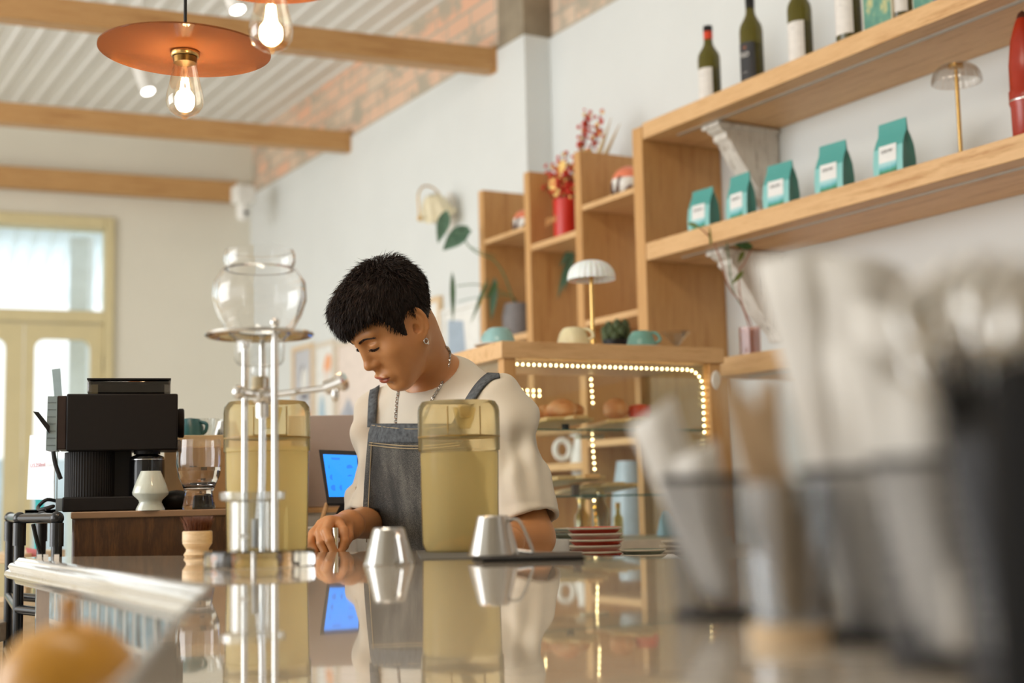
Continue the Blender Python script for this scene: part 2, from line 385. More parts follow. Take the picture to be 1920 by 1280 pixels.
def mosaic():
    t = NT('shell_mosaic'); tc = t.N('ShaderNodeTexCoord'); sp = t.N('ShaderNodeSeparateXYZ'); t.L(tc.outputs['Object'], sp.inputs[0])
    cb = t.N('ShaderNodeCombineXYZ'); t.L(sp.outputs[2], cb.inputs[0]); t.L(sp.outputs[1], cb.inputs[1])
    b = t.N('ShaderNodeTexBrick', i_Scale=1.0, i_Mortar_Size=.004, i_Brick_Width=.09, i_Row_Height=.045, i_Bias=0); b.offset = 0
    t.L(cb.outputs[0], b.inputs['Vector']); b.inputs['Mortar'].default_value = srgb(200, 196, 186)
    n = t.noise(t.co((30, 30, 7)), 2, 5, .6)
    c = t.ramp(n, [(.35, srgb(92, 88, 80)), (.5, srgb(120, 134, 138)), (.62, srgb(150, 180, 192)), (.75, srgb(104, 100, 92))])
    t.L(t.mix(b.outputs['Fac'], c, srgb(196, 192, 182)), t.b.inputs['Base Color']); t.set(Roughness=.25); return t.m
ins = lambda p, q, d: p + V(((q - p).normalized().y, -(q - p).normalized().x, 0)) * d
body = []
cen = V((.3, 1.3, 0))
for p in top:
    d = (V((p.x, p.y, 0)) - cen).normalized(); body.append((p.x - d.x * .05, p.y - d.y * .05))
MB().prism(body, 0, CT - .03).build('cabinet_body', plain('counter_carcass', srgb(120, 98, 76), .6), ctr, world=True, smooth=0)
dr = (cp[1] - cp[0]).normalized(); nn_ = V((dr.y, -dr.x, 0))
nn_ = -nn_ if nn_.dot(cp[0] - cen) < 0 else nn_
p0 = cp[0] + dr * .03 - nn_ * .022; p1 = cp[1] + dr * -.02 - nn_ * .022
fm = frame(V((p0.x, p0.y, 0)), dr, V((0, 0, 1)).cross(dr)); Lf = (p1 - p0).length
MB().bx((0, -.006, .5), (Lf, .02, CT - .04), fm).build('mosaic_panel', mosaic(), ctr, world=True, label='blue and grey shell mosaic side panel')
q0 = cp[1] - nn_ * .022; q1 = cn; d2 = (q1 - q0).normalized(); q0 = q0 + d2 * .02
n2 = V((d2.y, -d2.x, 0)); n2 = -n2 if n2.dot(q0 - cen) < 0 else n2
MB().bx((0, -.006, .5), ((q1 - q0).length, .02, CT - .04), frame(V((q0.x, q0.y, 0)) - n2 * .02, d2, V((0, 0, 1)).cross(d2))).build('front_panel', plain('grey_front_panel', srgb(150, 142, 130), .5), ctr, world=True)
# ------------------------------------------------------------------ shelving on the long wall
M_ = {}
M_['white'] = plain('white_glaze', srgb(236, 234, 228), .25)
M_['paper'] = plain('white_paper', srgb(236, 236, 234), .8, var=.02)
M_['black'] = plain('black_plastic', srgb(22, 20, 20), .5, Specular_IOR_Level=.35)
M_['blackg'] = plain('black_gloss', srgb(16, 16, 18), .15)
M_['ink'] = plain('dark_ink', srgb(60, 60, 62), .7)
M_['brass'] = plain('brass', srgb(214, 176, 110), .25, metal=1, var=.03)
M_['steel'] = plain('brushed_steel', srgb(206, 204, 200), .2, metal=1, var=.03)
M_['chrome'] = plain('chrome', srgb(228, 226, 222), .08, metal=1, var=.01)
M_['red'] = plain('red_glaze', srgb(206, 44, 30), .35)
M_['glass'] = thin_glass('clear_glass', (.985, .99, .985, 1), 1.5, extra=.02)
M_['solid'] = real_glass('solid_glass', (1, 1, 1, 1), 1.48)
M_['leaf'] = plain('leaf_green', srgb(74, 112, 70), .45, var=.25, scale=60)
M_['leafb'] = plain('blue_green_leaf', srgb(96, 134, 112), .4, var=.2, scale=60)
M_['led'] = glow('led_bead', srgb(255, 222, 160), 9)
M_['cream'] = plain('cream_glaze', srgb(232, 220, 178), .25)
M_['teal'] = plain('teal_glaze', srgb(120, 172, 160), .22)
def PF(px, py, c=CF): return on_plane(px, py, nw, c)
zz = lambda px, py, c=CF: PF(px, py, c).z
# wall boards
xa = W2(PF(1204, 240)).x
def wboard(name_lbl, z0, z1, x0, x1, label):
    t = thing('wall_shelf', label, 'shelf'); t.matrix_world = WF
    MB().bx((x0, CF, z0), (x1, CW - .002, z1)).build('board', W['oak'], t, bev=.002)
    MB().bx((x0 + .1, CF + .07, z0 - .003), (x1, CF + .085, z0)).build('light_channel', plain('aluminium_channel', srgb(190, 184, 172), .4, metal=.3), t)
    return t
zA1, zA0 = zz(1203, 231.6), zz(1204, 261.3)
zB1, zB0 = zz(1211, 455.5), zz(1213, 488)
zC1, zC0 = zz(1360, 669), zz(1351, 706.4)
wboard('a', zA0, zA1, xa, 3.0, 'long oak wall shelf at the top carrying the wine bottles')
wboard('b', zB0, zB1, xa, 3.0, 'long oak wall shelf in the middle carrying the teal coffee bags')
wboard('c', zC0, zC1, W2(PF(1330, 680)).x, 3.0, 'lowest oak wall shelf, just right of the pastry case')
# stepped cubby unit
cub = thing('cubby_shelf', 'stepped oak cubby unit on the wall left of the long shelves', 'shelving'); cub.matrix_world = WF
posts = [(898, 907, 355), (983, 993, 320), (1077, 1089, 281), (1187, 1205, 235)]
px_ = []
for i, (a, b_, ty) in enumerate(posts):
    x0, x1 = W2(PF(a, ty + 80)).x, W2(PF(b_, ty + 80)).x; px_.append((x0, x1))
    dep = (CW if x0 > s_col0 else CW2) - .002
    MB().bx((x0, CF, .86), (x1, dep, zz(b_, ty))).build('side_panel', W['oak_v'], cub, bev=.0015)
def cshelf(i, yt, yb, pxr):
    x0, x1 = px_[i][1], px_[i + 1][0]; z1, z0 = zz(pxr, yt), zz(pxr, yb)
    dep = (CW if x0 > s_col0 else CW2) - .004
    MB().bx((x0, CF + .003, z0), (x1, dep, z1)).build('shelf_board', W['oak'], cub, bev=.0015); return z1
zs0 = cshelf(0, 423.7, 432.5, 981); zs1 = cshelf(1, 431, 443, 1078); zs2 = cshelf(2, 350.3, 361, 1187)
zs2b = cshelf(2, 579, 591, 1194); zs0b = cshelf(0, 622, 634, 985)
cshelf(1, 866, 880, 1085); cshelf(2, 818, 831, 1195)
# corbels
def corbel(z, label):
    t = thing('shelf_bracket', label, 'bracket', group='carved brackets under the wall shelves')
    a = W2(on_plane(1450, 300, nw, CW)).x; t.matrix_world = WF @ tm((a, CW - .003, z))
    pr = [(0, 0), (-.25, 0), (-.25, -.018), (-.235, -.03), (-.222, -.032), (-.222, -.05), (-.205, -.06), (-.19, -.085), (-.165, -.12), (-.14, -.15), (-.115, -.19), (-.07, -.235), (-.03, -.262), (-.02, -.29), (0, -.29)]
    MB().prism(pr, -.035, .035, frame((0, 0, 0), (0, 1, 0), (0, 0, 1))).build('scroll', W['distress'], t, bev=.003)
    MB().bx((-.045, -.262, -.016), (.045, 0, 0)).build('cap', W['distress'], t, bev=.004)
corbel(zA0 - .0035, 'distressed white carved bracket under the top wall shelf')
corbel(zB0 - .0035, 'white carved bracket under the middle wall shelf, behind the thin plant')
# wine bottles
mg = real_glass('green_bottle_glass', srgb(150, 142, 60), 1.4); mgd = NT('olive_bottle_glass').set(Base_Color=srgb(112, 104, 38), Roughness=.06, Transmission_Weight=.55, IOR=1.45).m
m_wine = plain('dark_wine', srgb(20, 10, 10), .2)
def onshelf(px, z, back=.15, y=300):
    d = ray(px, y); # vertical plane through the pixel column; meet the line `back` behind the fronts
    p = on_plane(px, y, nw, CF + back); # refine so the base height matches
    for _ in range(6):
        lo, hi = -400, 1500
        yy = y
        # find image row at which the ray hits height z on that plane
        a, c = on_plane(px, 0, nw, CF + back).z, on_plane(px, 1000, nw, CF + back).z
        yy = (z - a) / (c - a) * 1000
        p = on_plane(px, yy, nw, CF + back)
    return V((p.x, p.y, z))
def bottle(px, label, cap, lab, s=1.0, text=(), rot=0, low=None, back=.12):
    p = onshelf(px, zA1, back)
    t = thing('wine_bottle', label, 'bottle', p, math.atan2(-wd.y, -wd.x) + rot, 'wine bottles on the top wall shelf')
    H = .31 * s; r = .0375
    MB().lathe([(.001, .004), (r * .9, 0), (r, .006), (r, .19 * s), (r * .93, .207 * s), (r * .62, .228 * s), (.016, .243 * s), (.0138, .262 * s), (.0135, H)], n=32).build('glass_body', mgd, t, smooth=60)
    MB().cyl(r * .92, .004, .15 * s, n=28).build('wine', m_wine, t)
    MB().lathe([(.0148, .262 * s), (.0152, H - .018), (.0152, H + .001), (.0, H + .001)], n=24).build('capsule', cap[0], t, smooth=40)
    if cap[1]: MB().lathe([(.0157, H - .018), (.0157, H + .0015), (0, H + .0015)], n=24).build('cap_top', cap[1], t)
    if lab:
        b = MB(); n = 14; a0 = R(-165); a1 = R(-24); vs = []
        for k in range(n + 1):
            a = a0 + (a1 - a0) * k / n
            for zc_ in (.035 * s, .15 * s): vs.append((.0379 * math.cos(a), .0379 * math.sin(a), zc_))
        b.add(vs, [(2 * k, 2 * k + 2, 2 * k + 3, 2 * k + 1) for k in range(n)]); lb = b.build('label', lab, t)
        for (s_, z_, sz, mt) in text:
            txt('lettering', s_, sz, frame((.0384 * math.cos(a0 + 1.55), .0384 * math.sin(a0 + 1.55), z_ * s), (-math.sin(a0 + 1.55), math.cos(a0 + 1.55), 0), (0, 0, 1)), mt, lb)
    if low: MB().lathe([(.0381, .022 * s), (.0381, .034 * s)], n=32, caps=False).build('label_band', low, t)
    return t
foil = plain('red_foil', srgb(214, 66, 34), .35, metal=.3); m_lb = plain('bottle_label_paper', srgb(232, 228, 222), .7); m_lk = plain('black_label', srgb(52, 52, 54), .6)
m_or = plain('orange_print', srgb(226, 130, 70), .6)
bottle(1333, 'smallest wine bottle with red capsule, leftmost on the top wall shelf', (foil, M_['blackg']), m_lb, .93, [('- --- -', .125, .009, M_['ink']), ('-----', .09, .012, m_lb)], low=plain('wine_red_band', srgb(170, 80, 70), .6))
bottle(1413, 'wine bottle with black label and black capsule', (M_['blackg'], None), m_lk, 1.07, [('ni', .135, .016, m_or), ('ISO', .112, .022, m_lb), ('-----', .06, .012, m_lb)])
bottle(1504, 'wine bottle with white label, third on the shelf, red neck at the frame edge', (foil, None), m_lb, 1.05, [('- -- -', .13, .008, M_['ink'])])
bottle(1594, 'wine bottle with white label bearing a small red seal', (foil, None), m_lb, 1.3, [('o', .14, .02, m_or), ('-----', .10, .007, M_['ink'])], back=.1)
bottle(1694, 'rightmost wine bottle with white label, between the painted cards', (foil, None), m_lb, 1.2, [], back=.1)
def paint(name, stops, sc_):
    t = NT(name); t.L(t.ramp(t.noise(t.co((1, 1, .6)), sc_, 5, .6), stops), t.b.inputs['Base Color']); t.set(Roughness=.7); return t.m
m_pt = paint('meadow_painting', [(.36, srgb(70, 130, 120)), (.5, srgb(110, 160, 140)), (.6, srgb(220, 206, 140)), (.7, srgb(190, 150, 90))], 14)
def card(px, w, h, label, mat, back, rot=0):
    p = onshelf(px, zA1, back); t = thing('art_card', label, 'card', p, math.atan2(-wd.y, -wd.x) + rot)
    MB().bx((-w / 2, -.006, .0), (w / 2, .006, h)).build('board', plain('card_edge', srgb(222, 214, 190), .8), t)
    MB().bx((-w / 2 + .004, -.0075, .004), (w / 2 - .004, -.0062, h - .004)).build('picture', mat, t)
card(1650, .11, .17, 'small teal and yellow painted card left of the last wine bottle', m_pt, .06)
card(1742, .10, .17, 'small yellow painted card right of the last wine bottle', m_pt, .06)
p = onshelf(1772, zA1, .05); t = thing('blue_box', 'deep blue box corner at the top edge of the picture', 'box', p, math.atan2(-wd.y, -wd.x)); MB().bx((-.02, -.02, 0), (.1, .03, .12)).build('carton', plain('blue_card', srgb(20, 90, 140), .5), t)
# coffee bags
m_bag = plain('bag_film_lit', srgb(140, 204, 202), .38, var=.03, scale=4)  # lit tone of the bag film, painted on the lower front
m_bag_shade = plain('bag_film_shaded', srgb(84, 166, 160), .42, var=.03, scale=4)  # same film darker: shelf shadow painted into the upper front colour
m_bags = plain('teal_gusset_film', srgb(80, 142, 136), .45, var=.08, scale=9)
m_hill = NT('mountain_print'); _s = m_hill.N('ShaderNodeTexCoord'); _q = m_hill.N('ShaderNodeSeparateXYZ'); m_hill.L(_s.outputs['Object'], _q.inputs[0])
_n = m_hill.noise(m_hill.co((40, 1, 1)), 1.2, 2); _a = m_hill.N('ShaderNodeMath', operation='MULTIPLY_ADD'); m_hill.L(_n, _a.inputs[0]); _a.inputs[1].default_value = -.03; m_hill.L(_q.outputs[2], _a.inputs[2])
_b = m_hill.N('ShaderNodeMath', operation='MULTIPLY'); m_hill.L(_a.outputs[0], _b.inputs[0]); _b.inputs[1].default_value = 20
m_hill.L(m_hill.ramp(_b.outputs[0], [(0, srgb(36, 110, 88)), (.18, srgb(70, 150, 110)), (.32, srgb(90, 180, 190)), (.55, srgb(170, 216, 220))]), m_hill.b.inputs['Base Color']); m_hill = m_hill.m
def bag(px, label, rot, H, fat):
    p = onshelf(px, zB1, .085); t = thing('coffee_bag', label, 'bag', p, math.atan2(-wd.y, -wd.x) + rot, 'teal coffee bags on the middle wall shelf')
    w = .054; d = .022 * fat
    rows = [(0, .95, 1.0), (.012, 1.0, 1.08), (.05, 1.02, 1.1), (.09, 1.0, .9), (.115, .98, .5), (.13, .97, .16), (H, .94, .05)]
    vs = []; fs = []; mi = []
    for z, a, q in rows:
        x, y = w * a, d * q; g = .55 * x if z < .115 else x * .9
        vs += [(-x, -y, z), (x, -y, z), (x * (.86 if z < .12 else 1), 0, z), (x, y, z), (-x, y, z), (-x * (.86 if z < .12 else 1), 0, z)]
    n = 6
    for j in range(len(rows) - 1):
        for i in range(n): fs.append((j * n + i, j * n + (i + 1) % n, (j + 1) * n + (i + 1) % n, (j + 1) * n + i)); mi.append(0 if (i == 0 and rows[j][0] < .09) else 1 if i in (0, 3) else 2)
    fs += [tuple(range(n)), tuple(range((len(rows) - 1) * n, len(rows) * n))]; mi += [0, 1]
    b = MB(); b.add(vs, fs); b.mi = mi; b.build('pouch', [m_bag, m_bag_shade, m_bags], t, bev=.0015, smooth=50)
    yf = -d * 1.12
    MB().add([(-.032, yf, .048), (.032, yf, .048), (.032, -d * .93 - .0012, .096), (-.032, -d * .93 - .0012, .096)], [(0, 1, 2, 3)]).build('label', M_['paper'], t)
    MB().add([(-.032, -d * 1.08 - .0012, .005), (.032, -d * 1.08 - .0012, .005), (.032, yf - .0003, .048), (-.032, yf - .0003, .048)], [(0, 1, 2, 3)]).build('mountain_picture', m_hill, t)
    txt('lettering', 'CHI MY', .0125, frame((0, yf - .0008 + .0006 * 0, .078), (1, 0, 0), (0, .07, 1)), M_['ink'], t)
    txt('small_lettering', '----', .008, frame((0, yf - .001, .014), (1, 0, 0), (0, 0, 1)), M_['paper'], t)
bag(1321, 'teal coffee bag farthest left, behind the thin plant tendril', .05, .150, 1.0)
bag(1391, 'teal coffee bag second from the left, in front of the white bracket', -.05, .158, .8)
bag(1466, 'middle one of the five teal coffee bags', .1, .152, 1.0)
bag(1566, 'teal coffee bag second from the right', .08, .160, 1.05)
bag(1679, 'teal coffee bag farthest right, next to the clear glass lamp', .02, .166, 1.1)
# clear mushroom lamp on the shelf
def ribbed_lamp(p, H, Rr, label, shade_mat, brass, rib=.06):
    t = thing('table_lamp', label, 'lamp', p)
    MB().lathe([(.0, 0), (.045, 0), (.046, .004), (.04, .008), (.012, .012), (.008, .03), (.0, .03)], n=32).build('base', brass, t, smooth=50)
    MB().cyl(.0055, .01, H - .02, n=14).build('stem', brass, t)
    h = Rr * .85; prof = []
    for k in range(11):
        a = k / 10 * math.pi / 2; prof.append((max(.012, Rr * math.sin(a) ** .8), H - h + h * math.cos(a) ** .9 if k < 10 else H - h))
    prof += [(Rr * .97, H - h + .002)] + [(max(.01, r - .004), z - .003) for r, z in reversed(prof[:-1])]
    MB().lathe(prof, n=96, caps=False, fn=lambda r, z, a: r * (1 + rib * (abs(math.sin(a * 12)) - .5))).build('shade', shade_mat, t, smooth=70)
    MB().cyl(.02, H - .012, H - .004, n=24).build('cap', brass, t)
    return t
sg = thin_glass('ribbed_glass', (.94, .92, .9, 1), 1.6, .08, .1)
ribbed_lamp(onshelf(1803, zB1, .1), .27, .064, 'small clear ribbed glass table lamp with brass stem on the middle wall shelf', sg, M_['brass'])
# red rocket-shaped vase at the right edge
p = onshelf(1932, zB1, .09); t = thing('rocket_vase', 'red pointed shell-shaped metal canister at the right edge of the middle shelf', 'vase', p)
MB().lathe([(0, 0), (.036, 0), (.04, .005), (.041, .09), (.044, .1), (.044, .13), (.041, .133), (.04, .2), (.033, .26), (.02, .305), (.014, .318)], n=40).build('body', plain('red_lacquer', srgb(164, 46, 24), .25), t, smooth=50)
MB().lathe([(.0152, .316), (.0105, .33), (0, .338)], n=24).build('tip', plain('dark_tip', srgb(80, 40, 30), .3), t, smooth=50)
MB().lathe([(.0446, .103), (.0452, .105), (.0446, .107)], n=40, caps=False).build('ring', M_['steel'], t)
# red vase with berries and paper flowers
p = onshelf(1062, zs1, .10); t = thing('flower_vase', 'red cylindrical vase with red berries and yellow blooms in the cubby unit', 'vase', p, math.atan2(-wd.y, -wd.x))
MB().lathe([(0, 0), (.046, 0), (.047, .003), (.047, .165), (.044, .165), (.044, .01), (0, .01)], n=36).build('vase_body', M_['red'], t, smooth=40)
m_gold = plain('pale_gold_print', srgb(232, 176, 112), .6)
for s_, z_, sz in (('JONE', .085, .034), ("-----", .125, .012)):
    txt('lettering', s_, sz, frame((-.026, -.0492, z_), (.92, -.0, 0), (0, 0, 1)) @ tm((0, 0, 0)), m_gold, t)
rnd = random.Random(4)
stems = MB(); ber = MB(); blo = MB(); dry = MB()
for k in range(34):
    a = rnd.uniform(0, 6.28); tall = k < 9
    tip = V((.155 + rnd.uniform(-.035, .035), .03 + rnd.uniform(-.02, .04), rnd.uniform(.40, .49))) if tall else V((rnd.uniform(-.11, .09), rnd.uniform(-.05, .06), rnd.uniform(.19, .36)))
    base = V((rnd.uniform(-.02, .02), rnd.uniform(-.02, .02), .12)); mid = (base + tip) / 2 + V((rnd.uniform(-.02, .02), 0, .01))
    pts = cr([base, mid, tip], 5); stems.tube(pts, .0014, n=5)
    for j in range(13):
        q = pts[int(len(pts) * (.45 + .55 * j / 13))] if j < 12 else tip
        (ber if rnd.random() < .8 else blo).sph(q + V([rnd.uniform(-.016, .016) for _ in range(3)]), rnd.uniform(.0045, .0085), n=8)
for c in [(-.035, -.03, .23), (-.05, -.02, .25), (-.01, -.03, .20), (.0, -.02, .28), (-.03, 0, .29), (.025, -.02, .29)]:
    fl_ = MB(); fl_.sph(c, (.008, .006, .008), n=8)
    for q in range(6):
        a = q * 1.047; fl_.sph(V(c) + V((.014 * math.cos(a), -.004, .014 * math.sin(a))), (.013, .004, .011), n=8)
    fl_.build('bloom', plain('yellow_bloom', srgb(244, 206, 124), .6), t)
for k in range(5):
    tip = V((.20 + .028 * k, .05, .36 + .035 * (k % 3))); dry.tube(cr([V((.01, .02, .12)), V((.10 + .015 * k, .04, .24)), tip], 5), [.001] * 6 + [.007, .009, .006, .003, .001], n=6)
stems.build('stem', plain('twig', srgb(110, 80, 50), .8), t); tag(ber.build('berry_cluster', plain('red_berry', srgb(212, 50, 26), .4), t), kind='stuff')
tag(blo.build('blossom_cluster', plain('yellow_bloom', srgb(244, 206, 124), .6), t), kind='stuff'); dry.build('dried_grass', plain('straw', srgb(196, 172, 132), .8), t)
# globes: red top, white middle, brown base
def globe(p, r, label):
    t = thing('snow_globe', label, 'ornament', p, group=None)
    cz = r * 1.05
    b = MB(); b.sph((0, 0, cz), r, n=32); b.mi = []
    me = b.mesh('sphere', [M_['red'], M_['white']], 60)
    for f in me.polygons: f.material_index = 0 if f.center.z > cz + r * .25 else 1
    me.materials[0] = plain('coral_glaze', srgb(240, 138, 104), .3); obj('sphere', me, t)
    bb = MB()
    for k in range(9):
        a = k * .7; bb.tube(cr([V((0, 0, .002)), V((r * .7 * math.cos(a), r * .7 * math.sin(a), .012)), V((r * .95 * math.cos(a + .3), r * .95 * math.sin(a + .3), r * .5)), V((r * 1.0 * math.cos(a + .6), r * 1.0 * math.sin(a + .6), r * (.7 + .3 * (k % 3))))], 5), .006, n=6)
    bb.cyl(r * .6, 0, .02, n=24); bb.build('twig_base', plain('brown_twig', srgb(110, 82, 70), .8), t)
globe(onshelf(1180, zs2, .12), .062, 'large red and white globe ornament on a twig base in the upper right cubby')
globe(onshelf(986, zs0, .10), .05, 'smaller red and white globe ornament in the left cubby, half hidden')
# plant in a grey pot, trailing out to the left
p = onshelf(972, zs0b, .12); t = thing('potted_plant', 'trailing green plant in a grey ribbed pot in the left cubby', 'plant', p)
MB().lathe([(0, 0), (.05, 0), (.062, .03), (.064, .1), (.052, .15), (.048, .15), (.05, .02), (0, .02)], n=60, fn=lambda r, z, a: r * (1 + .015 * math.sin(a * 30))).build('pot', plain('grey_stoneware', srgb(128, 124, 124), .7), t, smooth=60)
def leafmesh(b, o, d, n_, L, Wd, bend=.2):
    d = V(d).normalized(); s = d.cross(V(n_)).normalized(); u = s.cross(d); vs = []; k = 7
    for i in range(k + 1):
        f = i / k; w = Wd * math.sin(math.pi * min(1, f ** .75 * .97 + .02)) ; c = V(o) + d * (L * f) + u * (-bend * L * f * f)
        vs += [c - s * w, c + u * (-w * .25), c + s * w]
    b.add(vs, [(3 * i + j, 3 * i + j + 1, 3 * i + j + 4, 3 * i + j + 3) for i in range(k) for j in (0, 1)])
vp = lambda px, py, dy=0: P(px, py, p.y - .05 + dy)
st = MB(); lf = []
def stem(pts, r=.003): st.tube(cr(pts, 6), r, n=6)
q0 = p + V((0, 0, .15))
stem([q0, vp(962, 560), vp(945, 515), vp(925, 487), vp(895, 474), vp(880, 462), vp(873, 452)])
stem([q0, vp(958, 555), vp(930, 553), vp(905, 556)], .002); stem([vp(952, 553), vp(925, 540), vp(890, 533), vp(857, 536)], .002)
stem([vp(905, 556), vp(880, 560), vp(858, 566)], .0015); stem([vp(880, 462), vp(900, 470), vp(930, 480)], .0015)
st.build('stem', M_['leaf'], t, world=True)
for (a, b_, L, w, mt) in (((848, 510), (851, 602), .0, .011, 'leaf'), ((878, 424), (831, 468), 0, .036, 'leafb'), ((838, 394), (822, 454), 0, .027, 'leafb'), ((915, 522), (884, 605), 0, .008, 'leaf'),
                          ((928, 520), (922, 600), 0, .016, 'leafb'), ((884, 432), (848, 440), 0, .02, 'leafb'), ((933, 528), (912, 560), 0, .01, 'leaf')):
    A, B = vp(*a), vp(*b_, -.03); m = MB(); leafmesh(m, A, B - A, (0.3, -1, .2), (B - A).length, w, .08); m.build('leaf', M_[mt], t, world=True, smooth=60)
# hanging leaf and small plant in the next cubby
p = onshelf(1062, zs1 - .30, .14); t = thing('air_plant', 'small drooping green sprig in the cubby behind the white lamp shade', 'plant', p)
for (a, b_, w) in (((1072, 468), (1046, 560), .012), ((1076, 470), (1058, 545), .012), ((1070, 465), (1050, 500), .01)):
    A, B = P(*a, p.y), P(*b_, p.y - .02); m = MB(); leafmesh(m, A, B - A, (.3, -1, .2), (B - A).length, w, .05); m.build('leaf', M_['leafb'], t, world=True, smooth=60)
m = MB(); m.tube([P(1077, 470, p.y), P(1072, 465, p.y)], .003); m.build('stem', M_['leaf'], t, world=True)
p = onshelf(1165, zs2b - .28, .12)
t = thing('succulent', 'small dark green succulent between the cream cup and the teal cup', 'plant', P(1155, 643, 4.45))
m = MB()
for k in range(16):
    a = k * 2.4; m.sph((.035 * math.cos(a), .03 * math.sin(a), .02 + .018 * (k % 3)), (.014, .012, .02), n=8)
m.build('rosette', plain('dark_green', srgb(70, 84, 50), .6, var=.3), t)
MB().lathe([(0, -.05), (.035, -.05), (.045, .01), (0, .01)], n=24).build('pot', M_['black'], t)
# plant cutting in a faceted glass on the lowest shelf
p = onshelf(1408, zC1, .12); t = thing('glass_vase', 'small faceted pink glass holding plant cuttings on the lowest shelf', 'vase', p)
MB().lathe([(0, 0), (.034, 0), (.034, .1), (.031, .1), (.03, .008), (0, .008)], n=14).build('faceted_glass', thin_glass('pink_glass', (.92, .72, .66, 1), 1.6, .03, .15), t, smooth=0)
m = MB()
for k in range(10):
    a = k * .63; m.bx((.027 * math.cos(a) - .002, .027 * math.sin(a) - .002, .008), (.027 * math.cos(a) + .002, .027 * math.sin(a) + .002, .095))
m.build('glass_rib', plain('rose_rib', srgb(176, 110, 96), .2), t)
yv = p.y - .03; vq = lambda x, y_, d=0: P(x, y_, yv + d)
for pts, r, mt in (([(1412, 640), (1392, 575), (1365, 535), (1352, 490), (1335, 450), (1310, 425)], .0022, 'tw'), ([(1410, 610), (1390, 565), (1386, 510), (1395, 495), (1408, 470)], .002, 'tw'),
                   ([(1392, 575), (1375, 545), (1368, 500), (1362, 450), (1356, 425)], .0018, 'leaf'), ([(1335, 430), (1355, 418), (1370, 430)], .002, 'leaf')):
    m = MB(); m.tube(cr([vq(*q) for q in pts], 6), r, n=6); m.build('stem', plain('red_stem', srgb(160, 100, 70), .6) if mt == 'tw' else M_['leaf'], t, world=True)
for a, b_, w in (((1338, 418), (1333, 458), .011), ((1362, 420), (1368, 446), .008), ((1412, 462), (1378, 458), .014), ((1290, 418), (1312, 424), .008), ((1395, 470), (1384, 492), .008), ((1394, 508), (1372, 532), .008)):
    A, B = vq(*a), vq(*b_, -.02); m = MB(); leafmesh(m, A, B - A, (.3, -1, .3), (B - A).length, w, .1); m.build('leaf', plain('olive_leaf', srgb(112, 126, 62), .5) if w < .012 else M_['leaf'], t, world=True, smooth=60)
# sconce on the far wall
p = on_plane(846, 400, nw, CW2 - .002); t = thing('wall_sconce', 'pale flower-shaped glass wall light with a curled brass arm', 'lamp', p)
sf = frame(p, -wd, V((0, 0, 1)), -nw)
m = MB(); m.lathe([(0, -.0), (.085, 0), (.09, .01), (.07, .03), (0, .035)], sf @ tm((0, 0, 0), s=(.75, 1.1, 1)), 40); m.build('back_plate', M_['white'], t, world=True, smooth=50)
q = P(815, 385, p.y - .12)
mc = frame(q, V((1, -.3, -.2)), V((.2, -.1, 1)))
m = MB(); m.lathe([(.012, .05), (.035, .045), (.05, .02), (.07, -.03), (.085, -.05), (.08, -.05), (.065, -.028), (.045, .018), (.012, .046)], tm(tuple(q), rx=.5, ry=-.25), 60, caps=False, fn=lambda r, z, a: r * (1 + .12 * math.cos(a * 6) * (r / .085)))
m.build('flower_shade', plain('pale_yellow_glass', srgb(238, 228, 196), .25), t, world=True, smooth=60)
m = MB(); m.tube(cr([P(846, 400, p.y - .03), P(830, 372, p.y - .10), P(812, 352, p.y - .14), P(795, 349, p.y - .15), P(785, 362, p.y - .15), P(785, 385, p.y - .15), P(786, 408, p.y - .15)], 7), .004); m.sph(P(787, 409, p.y - .15), .012, n=14)
m.build('curled_arm', M_['brass'], t, world=True)
m = MB(); m.sph(q + V((.01, 0, -.06)), .03, n=20); m.build('bulb', M_['white'], t, world=True)
# framed pictures on the far wall
def pic(name, pa, pb, y0, y1, fr, bg, shapes, label, off=.012):
    A = on_plane(pa, y0, nw, CW2 - off); B = on_plane(pb, y0, nw, CW2 - off); z0 = on_plane((pa + pb) / 2, y1, nw, CW2 - off).z
    a, b_ = W2(A).x, W2(B).x; zt_ = (A.z + B.z) / 2
    t = thing('picture_frame', label, 'picture'); t.matrix_world = WF @ tm(((a + b_) / 2, CW2 - .0, z0))
    w, h = b_ - a, zt_ - z0; f = .022
    m = MB(); m.bx((-w / 2, -.024, 0), (-w / 2 + f, -.001, h)).bx((w / 2 - f, -.024, 0), (w / 2, -.001, h)).bx((-w / 2 + f, -.024, h - f), (w / 2 - f, -.001, h)).bx((-w / 2 + f, -.024, 0), (w / 2 - f, -.001, f)); m.build('frame', fr, t, bev=.002)
    MB().bx((-w / 2 + f, -.012, f), (w / 2 - f, -.004, h - f)).build('mat_board', bg, t)
    if shapes:
        k = 0
        for poly, c in shapes:
            k += 1; MB().prism([(x * w / 2, y * h) for x, y in poly], .0125 + .0003 * k, .0128 + .0003 * k, frame((0, 0, 0), (1, 0, 0), (0, 0, 1))).build('artwork', c, t)
ovl = lambda cx, cy, rx, ry, t0=0: [(cx + rx * math.cos(a * .3491) + t0 * math.sin(a * .3491), cy + ry * math.sin(a * .3491)) for a in range(18)]
fw_, fo_ = plain('pale_frame', srgb(226, 214, 196), .5), W['pale']
aW, aG = plain('art_white', srgb(238, 238, 234), .6), plain('art_grey', srgb(200, 202, 208), .6)
aP, aO, aB, aD = plain('art_pink', srgb(236, 222, 212), .6), plain('art_orange', srgb(244, 176, 130), .6), plain('art_blue', srgb(172, 200, 216), .6), plain('art_slate', srgb(120, 118, 128), .6)
